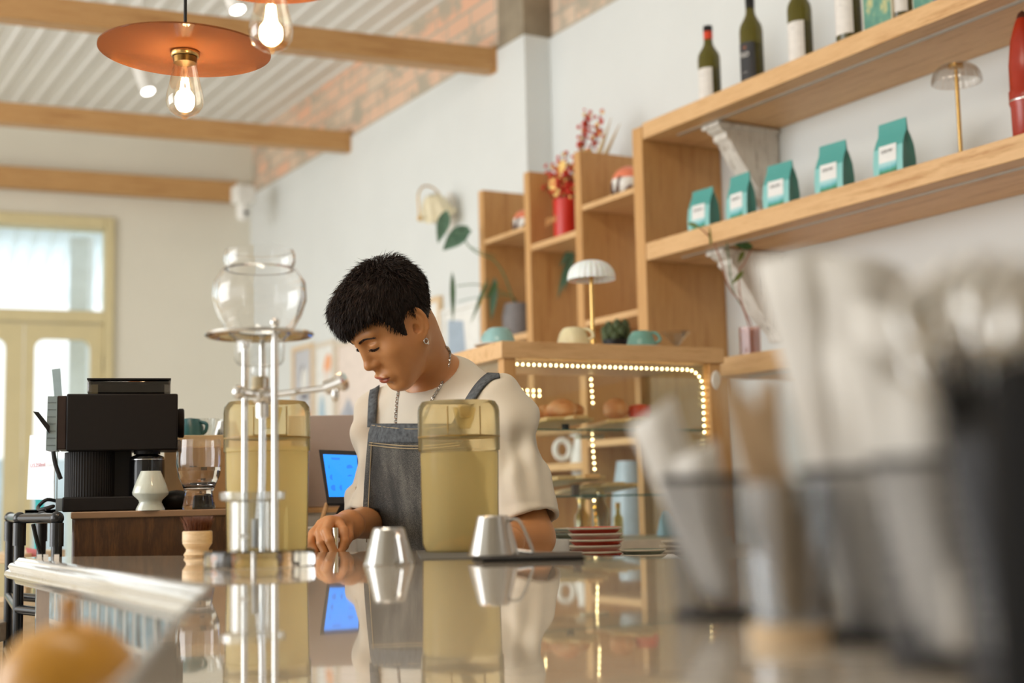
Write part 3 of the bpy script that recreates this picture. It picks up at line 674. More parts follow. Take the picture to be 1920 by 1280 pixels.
pic('p', 550, 588, 648, 840, fo_, aG, [(ovl(-.1, .72, .16, .1, .05), aD), (ovl(.1, .66, .3, .12), aW), (ovl(.1, .5, .4, .03), aD), (ovl(.1, .3, .5, .09), aO)], 'grey abstract picture in a pale wood frame, leftmost on the far white wall')
pic('p', 590, 629, 641, 840, fw_, aW, [(ovl(.25, .78, .35, .1, .1), aO), (ovl(.15, .62, .2, .13), aP), (ovl(-.3, .28, .28, .22), aB)], 'white abstract picture with an orange petal and a blue shape')
pic('p', 631, 745, 628, 850, fw_, aP, [([(-.98, .02), (-.98, .3), (-.6, .5), (-.3, .34), (.1, .3), (.98, .4), (.98, .02)], plain('art_mountain', srgb(178, 182, 192), .6)), ([(-.9, .02), (-.55, .44), (-.15, .02)], plain('art_mountain_near', srgb(164, 168, 180), .6))], 'large pale pink picture with grey mountain shapes behind the man')
pic('p', 800, 827, 558, 760, fo_, aW, [], 'narrow wood-framed picture just right of the head of the man')
pic('p', 829, 902, 572, 790, aW, aW, [([(-.75, .1), (-.7, .9), (.1, .86), (.25, .5), (.2, .1)], plain('art_sky', srgb(166, 182, 198), .6))], 'white framed picture with a pale blue field beside the cubby unit')
# ------------------------------------------------------------------ pastry case on the back counter
ZB = .935
m_lam = plain('pale_laminate', srgb(206, 196, 180), .4)
e2 = V((.906, .423, 0)); n2_ = V((-.423, .906, 0))
A0 = P(940, 640, 3.65)
bc = thing('back_counter', 'pale back counter carrying the plates and the pastry case', 'counter', (A0.x, A0.y, 0), math.atan2(e2.y, e2.x))
MB().bx((-.05, -.55, 0), (.89, .50, ZB - .03)).build('cabinet', plain('back_cabinet', srgb(190, 176, 156), .6), bc)
MB().bx((-.07, -.57, ZB - .03), (.895, .51, ZB)).build('worktop', m_lam, bc, bev=.003)
cs = thing('display_case', 'oak and glass pastry display case lit by warm light strips', 'display case', (A0.x, A0.y, ZB), math.atan2(e2.y, e2.x))
CI = (Matrix.Translation(cs.location) @ cs.rotation_euler.to_matrix().to_4x4()).inverted()
loc = lambda px, py: CI @ on_plane(px, py, n2_, n2_.dot(A0))
Wc = loc(1357, 650).x; zt1 = (loc(940, 640).z + loc(1356, 650).z) / 2; zt0 = zt1 - .046; Dp = .44; pw = .036
MB().bx((0, 0, zt0), (Wc, Dp, zt1)).build('top_board', W['oak'], cs, bev=.002)
x1, x2 = .008, Wc - .01
for (x, y) in ((x1, .006), (x2 - pw, .006), (x1, Dp - pw - .006), (x2 - pw, Dp - pw - .006)):
    MB().bx((x, y, .03), (x + pw, y + pw, zt0)).build('corner_post', W['oak_v'], cs, bev=.0015)
MB().bx((0, 0, 0), (Wc, Dp, .03)).build('base_board', m_lam, cs, bev=.002)
pane = thin_glass('case_glass', (.95, .985, .97, 1), 1.45)
MB().bx((x1 + pw, .02, .03), (x2 - pw, .024, zt0)).build('front_glass', pane, cs)
MB().bx((x1 + .015, pw + .01, .03), (x1 + .019, Dp - pw, zt0)).build('side_glass', pane, cs)
MB().bx((x2 - .019, pw + .01, .03), (x2 - .015, Dp - pw, zt0)).build('side_glass', pane, cs)
m_edge = plain('green_glass_edge', srgb(40, 100, 86), .1)
gz = []
for yy in (803, 928):
    z = loc(1110, yy).z; gz.append(z)
    sh = MB().bx((x1 + pw * .6, .03, z - .004), (x2 - pw * .6, Dp - .03, z)).build('glass_shelf', thin_glass('shelf_glass', (.93, .98, .95, 1), 1.45), cs)
    MB().bx((x1 + pw * .6, .0285, z - .004), (x2 - pw * .6, .0298, z)).build('shelf_edge', m_edge, sh)
led = MB(); tape = MB(); led2 = MB()
def strip(pts, step=.0165, b=led, r=.0034):
    pts = [V(q) for q in pts]
    for a, c in zip(pts, pts[1:]):
        k = max(1, int((c - a).length / step))
        for i in range(k): b.sph(a.lerp(c, i / k), r, n=6)
    tape.tube(pts, .0018, n=5)
zs = zt0 - .012; xs = x2 - pw - .008
strip([(x1 + pw, .034, zs), (xs - .05, .034, zs - .004)])
strip([V((xs - .05, .034, zs - .004))] + [V((xs - .05 + .05 * math.sin(a), .034, zs - .054 + .05 * math.cos(a))) for a in (.3, .6, .9, 1.2, 1.57)] + [V((xs, .034, zs - .2))])
strip([(.30, Dp - .05, zs - .04), (.10, Dp - .05, zs - .038)], .02); strip([(.30, Dp - .05, zs - .055), (.10, Dp - .05, zs - .053)], .02)
xx = (CI @ on_plane(1110, 800, n2_, n2_.dot(A0) + Dp - .05)).x
for y0, y1 in ((700, 766), (824, 890), (938, 1000)):
    za = (CI @ on_plane(1110, y0, n2_, n2_.dot(A0) + Dp - .05)).z; zb = (CI @ on_plane(1110, y1, n2_, n2_.dot(A0) + Dp - .05)).z
    strip([(xx, Dp - .05, za), (xx + .006, Dp - .05, zb)], .017)
    o_ = MB().bx((xx - .045, Dp - .06, za + .003), (xx + .035, Dp - .025, za + .024)).build('strip_block', plain('cream_block', srgb(226, 216, 196), .5), cs)
led.build('light_strip', M_['led'], cs); tape.build('strip_tape', plain('clear_tape', srgb(200, 190, 160), .4), cs)
m = MB(); m.lathe([(0, 0), (.014, 0), (.016, .003), (.013, .008), (0, .009)], tm((x2 - pw / 2, .006, loc(1340, 712).z), rx=R(90), s=(1, 1.7, 1)), 24); m.build('door_catch', M_['white'], cs)
cw = lambda x, y, z: CI.inverted() @ V((x, y, z))
# boards and bread
def board(x, y, z, L, wdt, th, tilt, rz, label):
    t = thing('serving_board', label, 'board', cw(x, y, z), math.atan2(e2.y, e2.x) + R(90) + rz, 'wooden boards in the pastry case')
    m = MB(); M = tm((0, 0, 0), ry=tilt)
    m.prism([(-L / 2, -wdt / 2), (L * .36, -wdt / 2), (L * .40, -wdt * .2), (L * .5, -wdt * .16), (L * .5, wdt * .16), (L * .40, wdt * .2), (L * .36, wdt / 2), (-L / 2, wdt / 2)], 0, th, M)
    m.build('board', W['board'], t, bev=.003)
    return t
def prop(x, y, z, h, w, mat, label):
    o = MB().box((0, 0, h / 2), (w, w, h)).build('prop_block', mat, None, bev=.001); o.location = cw(x, y, z); o.rotation_euler = (0, 0, math.atan2(e2.y, e2.x)); tag(o, label, 'block', 'blocks propping the boards')
RB = R(180)
board(.22, .20, gz[0] + .016, .36, .16, .012, R(-3.2), RB + R(8), 'wooden paddle board with buns on the upper glass shelf, at the left')
board(.46, .22, gz[0] + .014, .34, .15, .012, R(-3), RB + R(-6), 'wooden paddle board on the upper glass shelf, at the right under the single bun')
board(.25, .20, gz[1] + .034, .38, .16, .012, R(-3.4), RB + R(6), 'upper of two empty wooden boards on the lower glass shelf')
board(.40, .23, gz[1] + .013, .38, .16, .012, R(-3), RB + R(-12), 'lower of two empty wooden boards on the lower glass shelf')
prop(.215, .06, gz[0], .016, .016, M_['black'], 'black block under the left bun board')
prop(.24, .06, gz[1], .03, .018, W['dark'], 'dark wooden block under the empty board on the lower glass shelf')
m_bread = NT('baked_crust'); _n = m_bread.noise(m_bread.co(), 60, 5, .6); _g = m_bread.noise(m_bread.co(), 14, 3, .5)
m_bread.L(m_bread.ramp(_g, [(.3, srgb(214, 140, 88)), (.5, srgb(236, 172, 118)), (.7, srgb(250, 214, 172))]), m_bread.b.inputs['Base Color']); m_bread.set(Roughness=.5); m_bread.bump(_n, .5, .004); m_bread = m_bread.m
def bun(px, py, dep, r, label, sq=.8):
    q = on_plane(px, py, n2_, n2_.dot(A0) + dep)
    t = thing('bread_bun', label, 'bun', (q.x, q.y, q.z), .3 * px, 'golden buns in the pastry case')
    m = MB(); m.sph((0, 0, 0), r, n=28)
    for i, v in enumerate(m.v):
        n = 1 + .05 * math.sin(v.x * 90) * math.cos(v.y * 80 + 1) + .05 * math.sin(v.z * 120 + v.x * 60)
        m.v[i] = V((v.x * n, v.y * n, (v.z * sq if v.z > 0 else v.z * .55)))
    m.build('crust', m_bread, t, smooth=180)
bun(1053, 770, .17, .043, 'large crusty golden bun in the middle of the upper left board')
bun(1022, 778, .24, .036, 'round golden bun behind the large crusty bun')
bun(997, 780, .15, .035, 'leftmost golden bun in the case, half behind the shoulder')
bun(1155, 771, .22, .037, 'single tall bun at the right on the upper shelf', 1.05)
bun(1078, 772, .28, .03, 'small bun behind the right side of the large crusty bun')
q = on_plane(1200, 773, n2_, n2_.dot(A0) + .2); o = MB().lathe([(0, 0), (.03, 0), (.036, .02), (.03, .04), (0, .045)], n=24).build('red_pot', plain('orange_red', srgb(232, 90, 60), .4), None, smooth=50); o.location = q - V((0, 0, .02)); tag(o, 'small orange red pot on the upper glass shelf beside the white paper', 'pot')
# white ring-handled ceramic and pale blue vases standing in the cubbies behind the case
q = PF(1065, 850, CF + .08); t = thing('ceramic_vase', 'white ceramic vase with a round ring handle seen through the case', 'vase', (q.x, q.y, q.z - .09))
MB().lathe([(0, 0), (.035, 0), (.045, .05), (.03, .11), (.024, .15), (.03, .16), (.02, .16), (0, .1)], tm((.05, 0, 0)), 28).build('body', M_['white'], t, smooth=50)
MB().tube([(-.02 + .028 * math.cos(a), 0, .105 + .035 * math.sin(a)) for a in [k * .3927 for k in range(16)]], .012, closed=True).build('ring_handle', M_['white'], t)
o = MB().bx((-.12, -.07, -.012), (.14, .07, -.002)).build('shelf_riser', W['oak'], t)
q = PF(1182, 880, CF + .10); t = thing('tall_vase', 'tall pale blue grey tapered vase standing behind the case', 'vase', (q.x, q.y, .87))
MB().lathe([(0, 0), (.06, 0), (.075, .03), (.07, .2), (.048, q.z - .87 + .03), (.042, q.z - .87 + .03), (.06, .2), (0, .02)], n=32).build('body', plain('pale_blue_glaze', srgb(176, 192, 204), .3), t, smooth=50)
# glassware and pouch at the bottom of the case
for px, h, rr, c, lb in ((1092, .10, .022, srgb(240, 226, 170), 'gold tinted glass jar in the bottom of the case, left'), (1128, .13, .026, srgb(230, 212, 150), 'taller gold tinted glass bottle in the bottom of the case'), (1160, .085, .014, srgb(236, 222, 160), 'slim gold tinted bottle right of the taller one')):
    q = on_plane(px, 1000, n2_, n2_.dot(A0) + .3); t = thing('glass_bottle', lb, 'bottle', (q.x, q.y, ZB + .03))
    MB().lathe([(0, 0), (rr, 0), (rr, h * .65), (rr * .5, h * .8), (rr * .5, h), (rr * .4, h), (rr * .4, h * .8), (rr * .85, h * .6), (rr * .85, .005), (0, .005)], n=24).build('body', thin_glass('amber_tint', c, 1.6, .05, .15), t, smooth=50)
    MB().cyl(rr * .55, h, h + .016, n=16).build('cap', M_['brass'], t)
q = on_plane(1255, 1000, n2_, n2_.dot(A0) + .25); t = thing('foil_pouch', 'pale blue folded pouch at the lower right of the case', 'pouch', (q.x, q.y, ZB + .03), .5)
MB().add([(-.035, -.02, 0), (.05, -.02, 0), (.05, .02, 0), (-.035, .02, 0), (-.03, -.006, .05), (.035, -.01, .035), (.035, .01, .035), (-.03, .006, .05), (-.02, 0, .075), (.0, 0, .078)], [(0, 3, 2, 1), (0, 1, 5, 4), (1, 2, 6, 5), (2, 3, 7, 6), (3, 0, 4, 7), (4, 5, 9, 8), (6, 7, 8, 9), (5, 6, 9), (7, 4, 8)]).build('pouch', plain('pale_blue_film', srgb(170, 212, 244), .3), t, bev=.004)
# cups, lamp and glass on the case
ZT = ZB + zt1
def ontop(px, dep): q = on_plane(px, 640, n2_, n2_.dot(A0) + dep); return V((q.x, q.y, ZT))
def cup(px, dep, mat, label, r=.045, rz=0, sau=True):
    t = thing('teacup', label, 'cup', ontop(px, dep), rz, 'cups upside down on the pastry case')
    z0 = .006
    if sau: MB().lathe([(0, 0), (r * .7, 0), (r * 1.45, .006), (r * 1.5, .009), (r * 1.4, .0085), (r * .7, .004), (0, .004)], n=40).build('saucer', M_['white'] if sau == 1 else mat, t, smooth=40)
    MB().lathe([(r, z0), (r * .97, z0 + .012), (r * .84, z0 + .032), (r * .64, z0 + .046), (r * .52, z0 + .049), (0, z0 + .049)] , n=40, caps=False).lathe([(r * .96, z0), (r, z0)], n=40, caps=False).build('bowl', mat, t, smooth=50)
    MB().tube(cr([(r * .62, 0, z0 + .043), (r * 1.05, 0, z0 + .04), (r * 1.3, 0, z0 + .022), (r * .95, 0, z0 + .012)], 5), .0045, n=8).build('handle', mat, t)
cup(935, .16, plain('celadon_blue', srgb(146, 186, 184), .2), 'pale teal cup upside down at the left end of the case', .047, 2.4)
cup(1075, .10, M_['cream'], 'cream yellow cup upside down left of the lamp', .046, -.4, 0)
cup(1202, .12, M_['teal'], 'green teal cup upside down on a white saucer', .043, -.3)
ribbed_lamp(ontop(1112, .14), .258, .068, 'small brass table lamp with a white ribbed glass shade on the pastry case', plain('opal_ribbed_glass', srgb(246, 247, 246), .25, Subsurface_Weight=.3, Subsurface_Scale=.02), M_['brass'], .05)
t = thing('cocktail_glass', 'small cut crystal cocktail glass at the right on the case', 'glass', ontop(1268, .2))
MB().lathe([(0, 0), (.028, 0), (.028, .003), (.006, .008), (.005, .022), (.01, .028), (.044, .068), (.041, .068), (.008, .031), (0, .03)], n=24, fn=lambda r, z, a: r * (1 + (.05 * math.cos(a * 8) if z > .03 else 0))).build('bowl', thin_glass('cut_crystal', (.86, .84, .8, 1), 1.7, .04, .18), t, smooth=0)
# plates
def plate(mat_r, mat_b, r, th=.011):
    return r, th
m_pr, m_pc, m_pg = plain('red_plate_glaze', srgb(206, 66, 44), .25), plain('cream_plate_glaze', srgb(232, 220, 196), .3), plain('grey_green_glaze', srgb(120, 128, 112), .3)
def plates(px, Y, r, spec, group, desc, wavy=0, th=.0125):
    q = P(px, 1030, Y); z = ZB
    for i, mt in enumerate(spec):
        pos = 'bottom' if i == 0 else 'top' if i == len(spec) - 1 else {1: 'second', 2: 'third', 3: 'fourth', 4: 'fifth', 5: 'sixth'}[i] + ' from the bottom'
        t = thing('plate', f'{desc[0]} {desc[1]}, {pos}' if desc[0] else f'{["cream", "red"][mt is m_pr]} {desc[1]}, {pos}', 'plate', (q.x + .003 * math.sin(i * 2.3), q.y + .002 * math.cos(i * 3.1), z), i * .2, group)
        MB().lathe([(0, 0), (r * .72, 0), (r * .76, .001), (r * .97, th * .8), (r, th * .98), (r * .985, th * 1.06), (r * .9, th * .8), (r * .72, th * .4), (0, th * .4)], n=48, fn=(lambda r_, z_, a: r_ * (1 + .03 * math.cos(a * 14) * (r_ / r))) if wavy else None).build('dish', mt, t, smooth=50)
        MB().lathe([(r * .975, th * .8), (r * 1.004, th * .98), (r * .99, th * 1.1)], n=48, caps=False, fn=(lambda r_, z_, a: r_ * (1 + .03 * math.cos(a * 14) * (r_ / r))) if wavy else None).build('rim', m_pc if not wavy else m_pg, t, smooth=60)
        z += th * (.86 if not wavy else .7)
plates(1117, 3.12, .0615, [m_pr, m_pr, m_pc, m_pr, m_pc, m_pr], 'plates in the red stack', ('', 'plate in the tall red and cream stack beside the elbow'), th=.0152)
plates(1098, 3.34, .078, [m_pg, m_pc, m_pg, m_pc, m_pg, m_pc], 'scalloped plates behind the red stack', ('scalloped', 'plate in the stack behind the red plates'), 1, th=.0165)
plates(1208, 3.02, .050, [m_pc, m_pc, m_pg], 'plates in the low cream stack', ('cream', 'plate in the low stack right of the red plates'))
plates(1275, 3.22, .044, [m_pc, m_pc, m_pc, m_pc], 'small bowls in the right stack', ('small cream', 'plate in the stack farthest right'), th=.0125)
q = P(1258, 1047, 2.85); t = thing('folded_napkin', 'white folded napkin cone beside the cream plates', 'napkin', (q.x, q.y, ZB)); MB().lathe([(.05, 0), (.03, .014), (.006, .03), (0, .03)], n=7).build('fold', M_['paper'], t, smooth=0)
o = MB().lathe([(0, 0), (.016, .004), (.02, .014), (.008, .02), (0, .02)], n=9, fn=lambda r, z, a: r * (1 + .2 * math.sin(a * 5 + z * 300))).build('gold_foil', M_['brass'], None, smooth=0); q = P(1305, 1043, 2.9); o.location = (q.x, q.y, ZB); tag(o, 'crumpled gold foil wrapper right of the white napkin', 'wrapper')
o = MB().lathe([(0, 0), (.03, 0), (.036, .02), (.036, .06), (.033, .06), (.033, .01), (0, .01)], n=28).build('white_bowl', M_['white'], None, smooth=50); q = P(1036, 1030, 3.0); o.location = (q.x, q.y, ZB); tag(o, 'white cup just behind the elbow of the man', 'cup')
# ------------------------------------------------------------------ behind the bar on the left
m_mauve = plain('mauve_laminate', srgb(178, 160, 150), .45, var=.02)
q0 = P(540, 950, 3.15); t = thing('partition', 'mauve panel standing behind the tablet till', 'panel', (q0.x, q0.y, 0), .12)
zt_ = P(640, 777, 3.15).z; zb_ = P(640, 950, 3.15).z
MB().bx((0, 0, zb_), (.40, .03, zt_)).build('panel', m_mauve, t, bev=.002); MB().bx((0, -.006, zb_ - .012), (.40, .04, zb_)).build('wooden_ledge', W['oak'], t)
MB().bx((0, .0, 0), (.40, .3, zb_ - .012)).build('white_cabinet', M_['white'], t)
q = P(632, 940, 2.98); t = thing('tablet_till', 'tablet till with a bright blue screen on a black stand', 'tablet', (q.x, q.y, 0))
A, B, C, D = P(597, 842, 3.02), P(672, 845, 3.0), P(676, 944, 2.95), P(613, 945, 2.97)
xd = (B - A).normalized(); yd = (A - D).normalized(); 
zd = xd.cross(yd).normalized()
def quad(m, a, b_, c, d, n_, th): m.add([a, b_, c, d, a - n_ * th, b_ - n_ * th, c - n_ * th, d - n_ * th], [(0, 1, 2, 3), (7, 6, 5, 4), (0, 4, 5, 1), (1, 5, 6, 2), (2, 6, 7, 3), (3, 7, 4, 0)])
m = MB(); quad(m, A, B, C, D, zd, .012); m.build('bezel', M_['black'], t, world=True, bev=.002)
lp = lambda u, v: (A * (1 - u) + B * u) * (1 - v) + (D * (1 - u) + C * u) * v
m = MB(); quad(m, lp(.10, .09) + zd * .001, lp(.96, .09) + zd * .001, lp(.96, .87) + zd * .001, lp(.10, .87) + zd * .001, zd, .0008); scn = m.build('screen', glow('blue_screen', srgb(16, 118, 214), 1.0), t, world=True)
m = MB()
for r_ in range(3):
    for c_ in range(3):
        cc = lp(.28 + .24 * c_, .33 + .19 * r_) + zd * .0013; k = 16
        m.add([cc + (xd * math.cos(6.2832 * i / k) + yd * math.sin(6.2832 * i / k)) * .0072 for i in range(k)], [tuple(range(k))])
m.add([lp(.3, .15) + zd * .0013, lp(.52, .15) + zd * .0013, lp(.52, .19) + zd * .0013, lp(.3, .19) + zd * .0013], [(0, 1, 2, 3)])
m.build('keypad', glow('screen_mark', srgb(12, 98, 190), .9), t, world=True)
m = MB(); m.tube([P(655, 940, 2.99), P(640, 968, 3.0), P(640, 985, 3.02)], .014, n=12); m.build('stand', M_['black'], t, world=True)
m = MB(); m.tube([P(613, 944, 2.99), P(600, 985, 2.96)], .005, n=8); m.build('wooden_leg', W['oak'], t, world=True)
zw = P(640, 985, 3.02).z
hb = thing('work_bench', 'low white work bench behind the bar', 'bench', (P(600, 985, 2.9).x, 2.95, 0)); MB().bx((-.035, -.04, 0), (.075, .17, zw)).build('bench_body', M_['white'], hb, bev=.003)
# brown cabinet with the brewer
Bx = on_plane(135, 957, V((0, 1, 0)), 2.66); zbx = P(300, 957, 2.75).z
bo = thing('wooden_cabinet', 'stained brown wooden cabinet carrying the coffee brewer', 'cabinet', (Bx.x, Bx.y, 0), math.atan2(.25, .97))
MB().bx((0, 0, .5), (.40, .36, zbx)).build('carcass', W['dark'], bo, bev=.006)
MB().bx((-.002, -.004, zbx - .012), (.403, .363, zbx + .001)).build('top_edge', plain('worn_brown_edge', srgb(150, 118, 88), .5), bo, bev=.002)
MB().bx((.0, .02, 0), (.4, .34, .5)).build('plinth', W['dark'], bo)
ZX = zbx + .001
BI = (Matrix.Translation(bo.location) @ bo.rotation_euler.to_matrix().to_4x4())
def onbox(px, dep, py=955):
    n = BI.to_3x3() @ V((0, 1, 0)); q = on_plane(px, py, n, n.dot(bo.location) + dep); return V((q.x, q.y, ZX))
rb = bo.rotation_euler.z
br = thing('coffee_brewer', 'matt black boxy coffee brewer with a smoked lid and ribbed flask', 'coffee machine', onbox(115, .08), rb)
BRI = (Matrix.Translation(br.location) @ br.rotation_euler.to_matrix().to_4x4()).inverted()
nb = BI.to_3x3() @ V((0, 1, 0)); cb_ = nb.dot(br.location)
bl = lambda px, py: BRI @ on_plane(px, py, nb, cb_)
m_bk = plain('matt_black_shell', srgb(20, 15, 13), .6, var=.04, Specular_IOR_Level=.3)
a, c = bl(125, 738), bl(333, 843)
MB().bx((a.x, 0, c.z), (c.x, .14, a.z)).build('body', m_bk, br, bev=.003)
a2 = bl(107, 741); MB().bx((a2.x, .01, c.z + .004), (a.x, .13, a.z - .003)).build('side_shell', plain('dark_brown_shell', srgb(48, 32, 26), .5), br, bev=.002)
f = bl(90, 742); g = bl(88, 838)
MB().add([V((a2.x, .008, c.z + .002)), V((a2.x, .008, a.z - .004)), V((a2.x - .003, .15, a.z - .006)), V((a2.x - .003, .15, c.z + .004)), V((a2.x - .02, .008, c.z + .002)), V((a2.x - .018, .008, a.z - .004)), V((a2.x - .018, .15, a.z - .006)), V((a2.x - .02, .15, c.z + .004))], [(0, 1, 2, 3), (7, 6, 5, 4), (0, 4, 5, 1), (1, 5, 6, 2), (2, 6, 7, 3), (3, 7, 4, 0)]).build('perforated_plate', plain('grey_blue_plate', srgb(146, 164, 170), .4), br)
for k in range(7):
    z = c.z + .012 + k * .014
    m = MB()
    for i in range(6): m.box((a2.x - .017 + i * .0027, .0073, z), (.0011, .001, .0011))
    m.build('perforation_row', M_['black'], br)
sm = thin_glass('smoked_plastic', (.35, .33, .31, 1), 1.5, .03, .06)
h0, h1 = bl(163, 738), bl(320, 711)
MB().prism([(h0.x, .012), (h1.x, .012), (h1.x, .125), (h0.x, .125)], a.z, h1.z).build('hopper', sm, br, bev=.004)
MB().bx((h0.x - .001, .01, h1.z), (h1.x + .001, .127, h1.z + .0035)).build('hopper_lid', M_['black'], br, bev=.001)
MB().prism([(h0.x + .02, .02), (h1.x - .012, .02), (h1.x - .012, .11), (h0.x + .02, .11)], a.z + .001, a.z + .02).build('hopper_tray', m_bk, br)
b0, b1 = bl(117, 932), bl(300, 953)
MB().bx((b0.x, -.01, 0), (b1.x, .15, b0.z)).build('base', m_bk, br, bev=.003)
MB().bx((b0.x - .012, -.006, .002), (b0.x, .03, b0.z - .002)).build('switch_plate', plain('grey_switch', srgb(130, 140, 146), .4), br)
cx = (bl(117, 900).x + bl(215, 900).x) / 2; rr = (bl(215, 900).x - bl(117, 900).x) / 2
MB().lathe([(0, b0.z), (rr, b0.z), (rr, c.z - .001), (0, c.z - .001)], tm((cx, .065, 0)), 448, fn=lambda r, z, a: r * (1 + .010 * math.sin(a * 56))).build('ribbed_flask', m_bk, br, smooth=20)
MB().bx((cx, .05, b0.z), (bl(245, 900).x, .13, c.z)).build('rear_housing', m_bk, br)
x2_ = (bl(241, 900).x + bl(309, 900).x) / 2; r2 = (bl(309, 900).x - bl(241, 900).x) / 2
MB().lathe([(0, b0.z - .0), (r2, b0.z), (r2, bl(270, 862).z), (r2 * .95, bl(270, 855).z), (r2 * .6, bl(270, 850).z), (0, bl(270, 850).z)], tm((x2_, .045, 0)), 48).build('carafe', M_['blackg'], br, smooth=50)
MB().lathe([(r2 * 1.005, bl(270, 861).z), (r2 * 1.005, bl(270, 859.5).z)], tm((x2_, .045, 0)), 48, caps=False).build('steel_ring', M_['steel'], br)
MB().cyl(r2 * .75, bl(270, 850).z, c.z, tm((x2_, .045, 0)), 32).build('dripper', M_['black'], br)
k0 = bl(333, 790); MB().lathe([(0, 0), (.028, 0), (.03, .004), (.03, .012), (.027, .014), (0, .014)], tm((k0.x, .06, k0.z), ry=R(90)), 36).build('knob', m_bk, br, smooth=50)
m = MB(); m.tube(cr([bl(100, 846) , bl(104, 870), bl(114, 898)], 4), .0042, n=8); m.build('drip_handle', M_['black'], br)
m = MB(); m.add([bl(62, 771), bl(72, 772), bl(93, 798), bl(92, 812)] + [p_ + V((0, .01, 0)) for p_ in (bl(62, 771), bl(72, 772), bl(93, 798), bl(92, 812))], [(0, 1, 2, 3), (7, 6, 5, 4), (0, 4, 5, 1), (1, 5, 6, 2), (2, 6, 7, 3), (3, 7, 4, 0)]); m.build('paddle', M_['black'], br)
m = MB(); m.tube(cr([onbox(112, .12, 940) + V((0, 0, .02)), onbox(88, .1) + V((0, 0, .025)), onbox(72, .1) + V((0, 0, .012)), onbox(75, .05) + V((0, 0, .006)), onbox(100, .03) + V((0, 0, .012)), onbox(85, .02) + V((0, 0, .006))], 7), .0035, n=8)
tag(m.build('power_cable', M_['black'], None), 'looped black power cable left of the brewer base', 'cable')
# card sticking up behind, price board
A, B, C, D = P(97, 692, 3.0), P(113, 690, 3.0), P(117, 742, 3.0), P(102, 744, 3.0)
t = thing('name_card', 'small grey blue card standing up on the left of the brewer', 'card', tuple((C + D) / 2)); m = MB(); quad(m, A, B, C + V((0, 0, -.005)), D + V((0, 0, -.005)), V((0, -1, 0)), .001); m.tube([(C + D) / 2, V((((C + D) / 2).x, ((C + D) / 2).y, ZX))], .0012); m.build('card', plain('grey_blue_card', srgb(150, 168, 172), .5), t, world=True)
A, B, C, D = P(56, 816, 3.02), P(102, 811, 2.98), P(101, 937, 2.98), P(50, 936, 3.02)
t = thing('menu_stand', 'white printed menu stand with a red line of writing left of the brewer', 'sign', (D.x, D.y, ZX)); m = MB(); quad(m, A, B, C, D, V((0, -1, 0)), .006)
mm_ = NT('glossy_menu'); mm_.L(mm_.ramp(mm_.noise(mm_.co((1, 1, 1)), 26, 3), [(.35, srgb(232, 236, 238)), (.6, srgb(214, 224, 232)), (.75, srgb(176, 190, 200))]), mm_.b.inputs['Base Color']); mm_.set(Roughness=.15)
m.build('menu_sheet', mm_.m, t, world=True)
xd = (B - A).normalized(); txt('lettering', 'U.S.250mil', .011, frame(P(72, 872, 2.99) + V((0, -.004, 0)), xd, (0, 0, 1)), plain('red_print', srgb(190, 50, 50), .6), t, world=True)
m = MB(); m.bx((D.x, D.y - .01, ZX - .005), (C.x, C.y + .03, ZX + .006)); m.build('clip_foot', M_['steel'], t, world=True)
# celadon vase, water glass, boxes and cups behind
q = onbox(282, -.0, 955) ; r = 33.5 / 2600 * q.y
q = onbox(282, .018); h = (955 - 882) / 2600 * q.y
t = thing('celadon_vase', 'small pale celadon vase with a wide belly in front of the brewer', 'vase', q)
MB().lathe([(0, 0), (r * .80, 0), (r * .8, .003), (r * .62, h * .2), (r * .66, h * .26), (r * .98, h * .40), (r, h * .46), (r * .9, h * .62), (r * .62, h * .92), (r * .55, h), (r * .5, h), (r * .5, h * .9), (0, h * .5)], n=48).build('body', plain('celadon_glaze', srgb(204, 208, 194), .12, var=.02, Coat_Weight=.4), t, smooth=60)
q = onbox(373, .05); r = 41 / 2600 * q.y; h = (953 - 824) / 2600 * q.y
t = thing('water_glass', 'footed clear tumbler half full of water on the brown cabinet', 'glass', q)
prof = [(0, 0), (r * .72, 0), (r * .74, h * .03), (r * .66, h * .16), (r * .62, h * .25), (r * .72, h * .32), (r * .93, h * .48), (r * 1.02, h * .66), (r * 1.0, h * .85), (r * .985, h)]
inn = [(r * .95, h), (r * .965, h * .85), (r * .98, h * .66), (r * .88, h * .48), (r * .62, h * .31), (0, h * .285)]
MB().lathe(prof + inn, n=56, caps=False).build('tumbler', M_['solid'], t, smooth=60)
MB().lathe([(0, h * .284), (r * .625, h * .308), (r * .887, h * .481), (r * .968, h * .6), (0, h * .6)], n=56, caps=False).build('water', real_glass('water', (1, 1, 1, 1), 1.33), t, smooth=40)
kx = P(352, 940, 2.98); t = thing('kraft_box', 'tan kraft cardboard box behind the water glass', 'box', (kx.x, kx.y, ZX), .2)
kz = P(370, 838, 3.0).z; MB().bx((-.05, 0, 0), (.24, .14, kz - ZX)).build('carton', plain('kraft_card', srgb(196, 160, 112), .7), t, bev=.002)
MB().bx((.0, -.003, kz - ZX - .09), (.018, 0, kz - ZX - .045)).build('sticker', plain('brown_sticker', srgb(90, 74, 50), .6), t)
zc_ = P(370, 816, 3.0).z; t2 = thing('tray_shelf', 'cream slab with cups on it above the kraft box', 'tray', (kx.x, kx.y, kz), .2); MB().bx((-.03, .005, 0), (.22, .13, zc_ - kz)).build('slab', plain('cream_slab', srgb(232, 206, 160), .5), t2, bev=.001)
q = P(357, 815, 3.04); t = thing('teal_cup', 'dark teal cup on its side on the cream slab', 'cup', (q.x, q.y, zc_), 2.9); MB().lathe([(.03, 0), (.029, .02), (.02, .038), (0, .041)], n=32, caps=False).build('bowl', plain('petrol_glaze', srgb(56, 104, 108), .3), t, smooth=50)
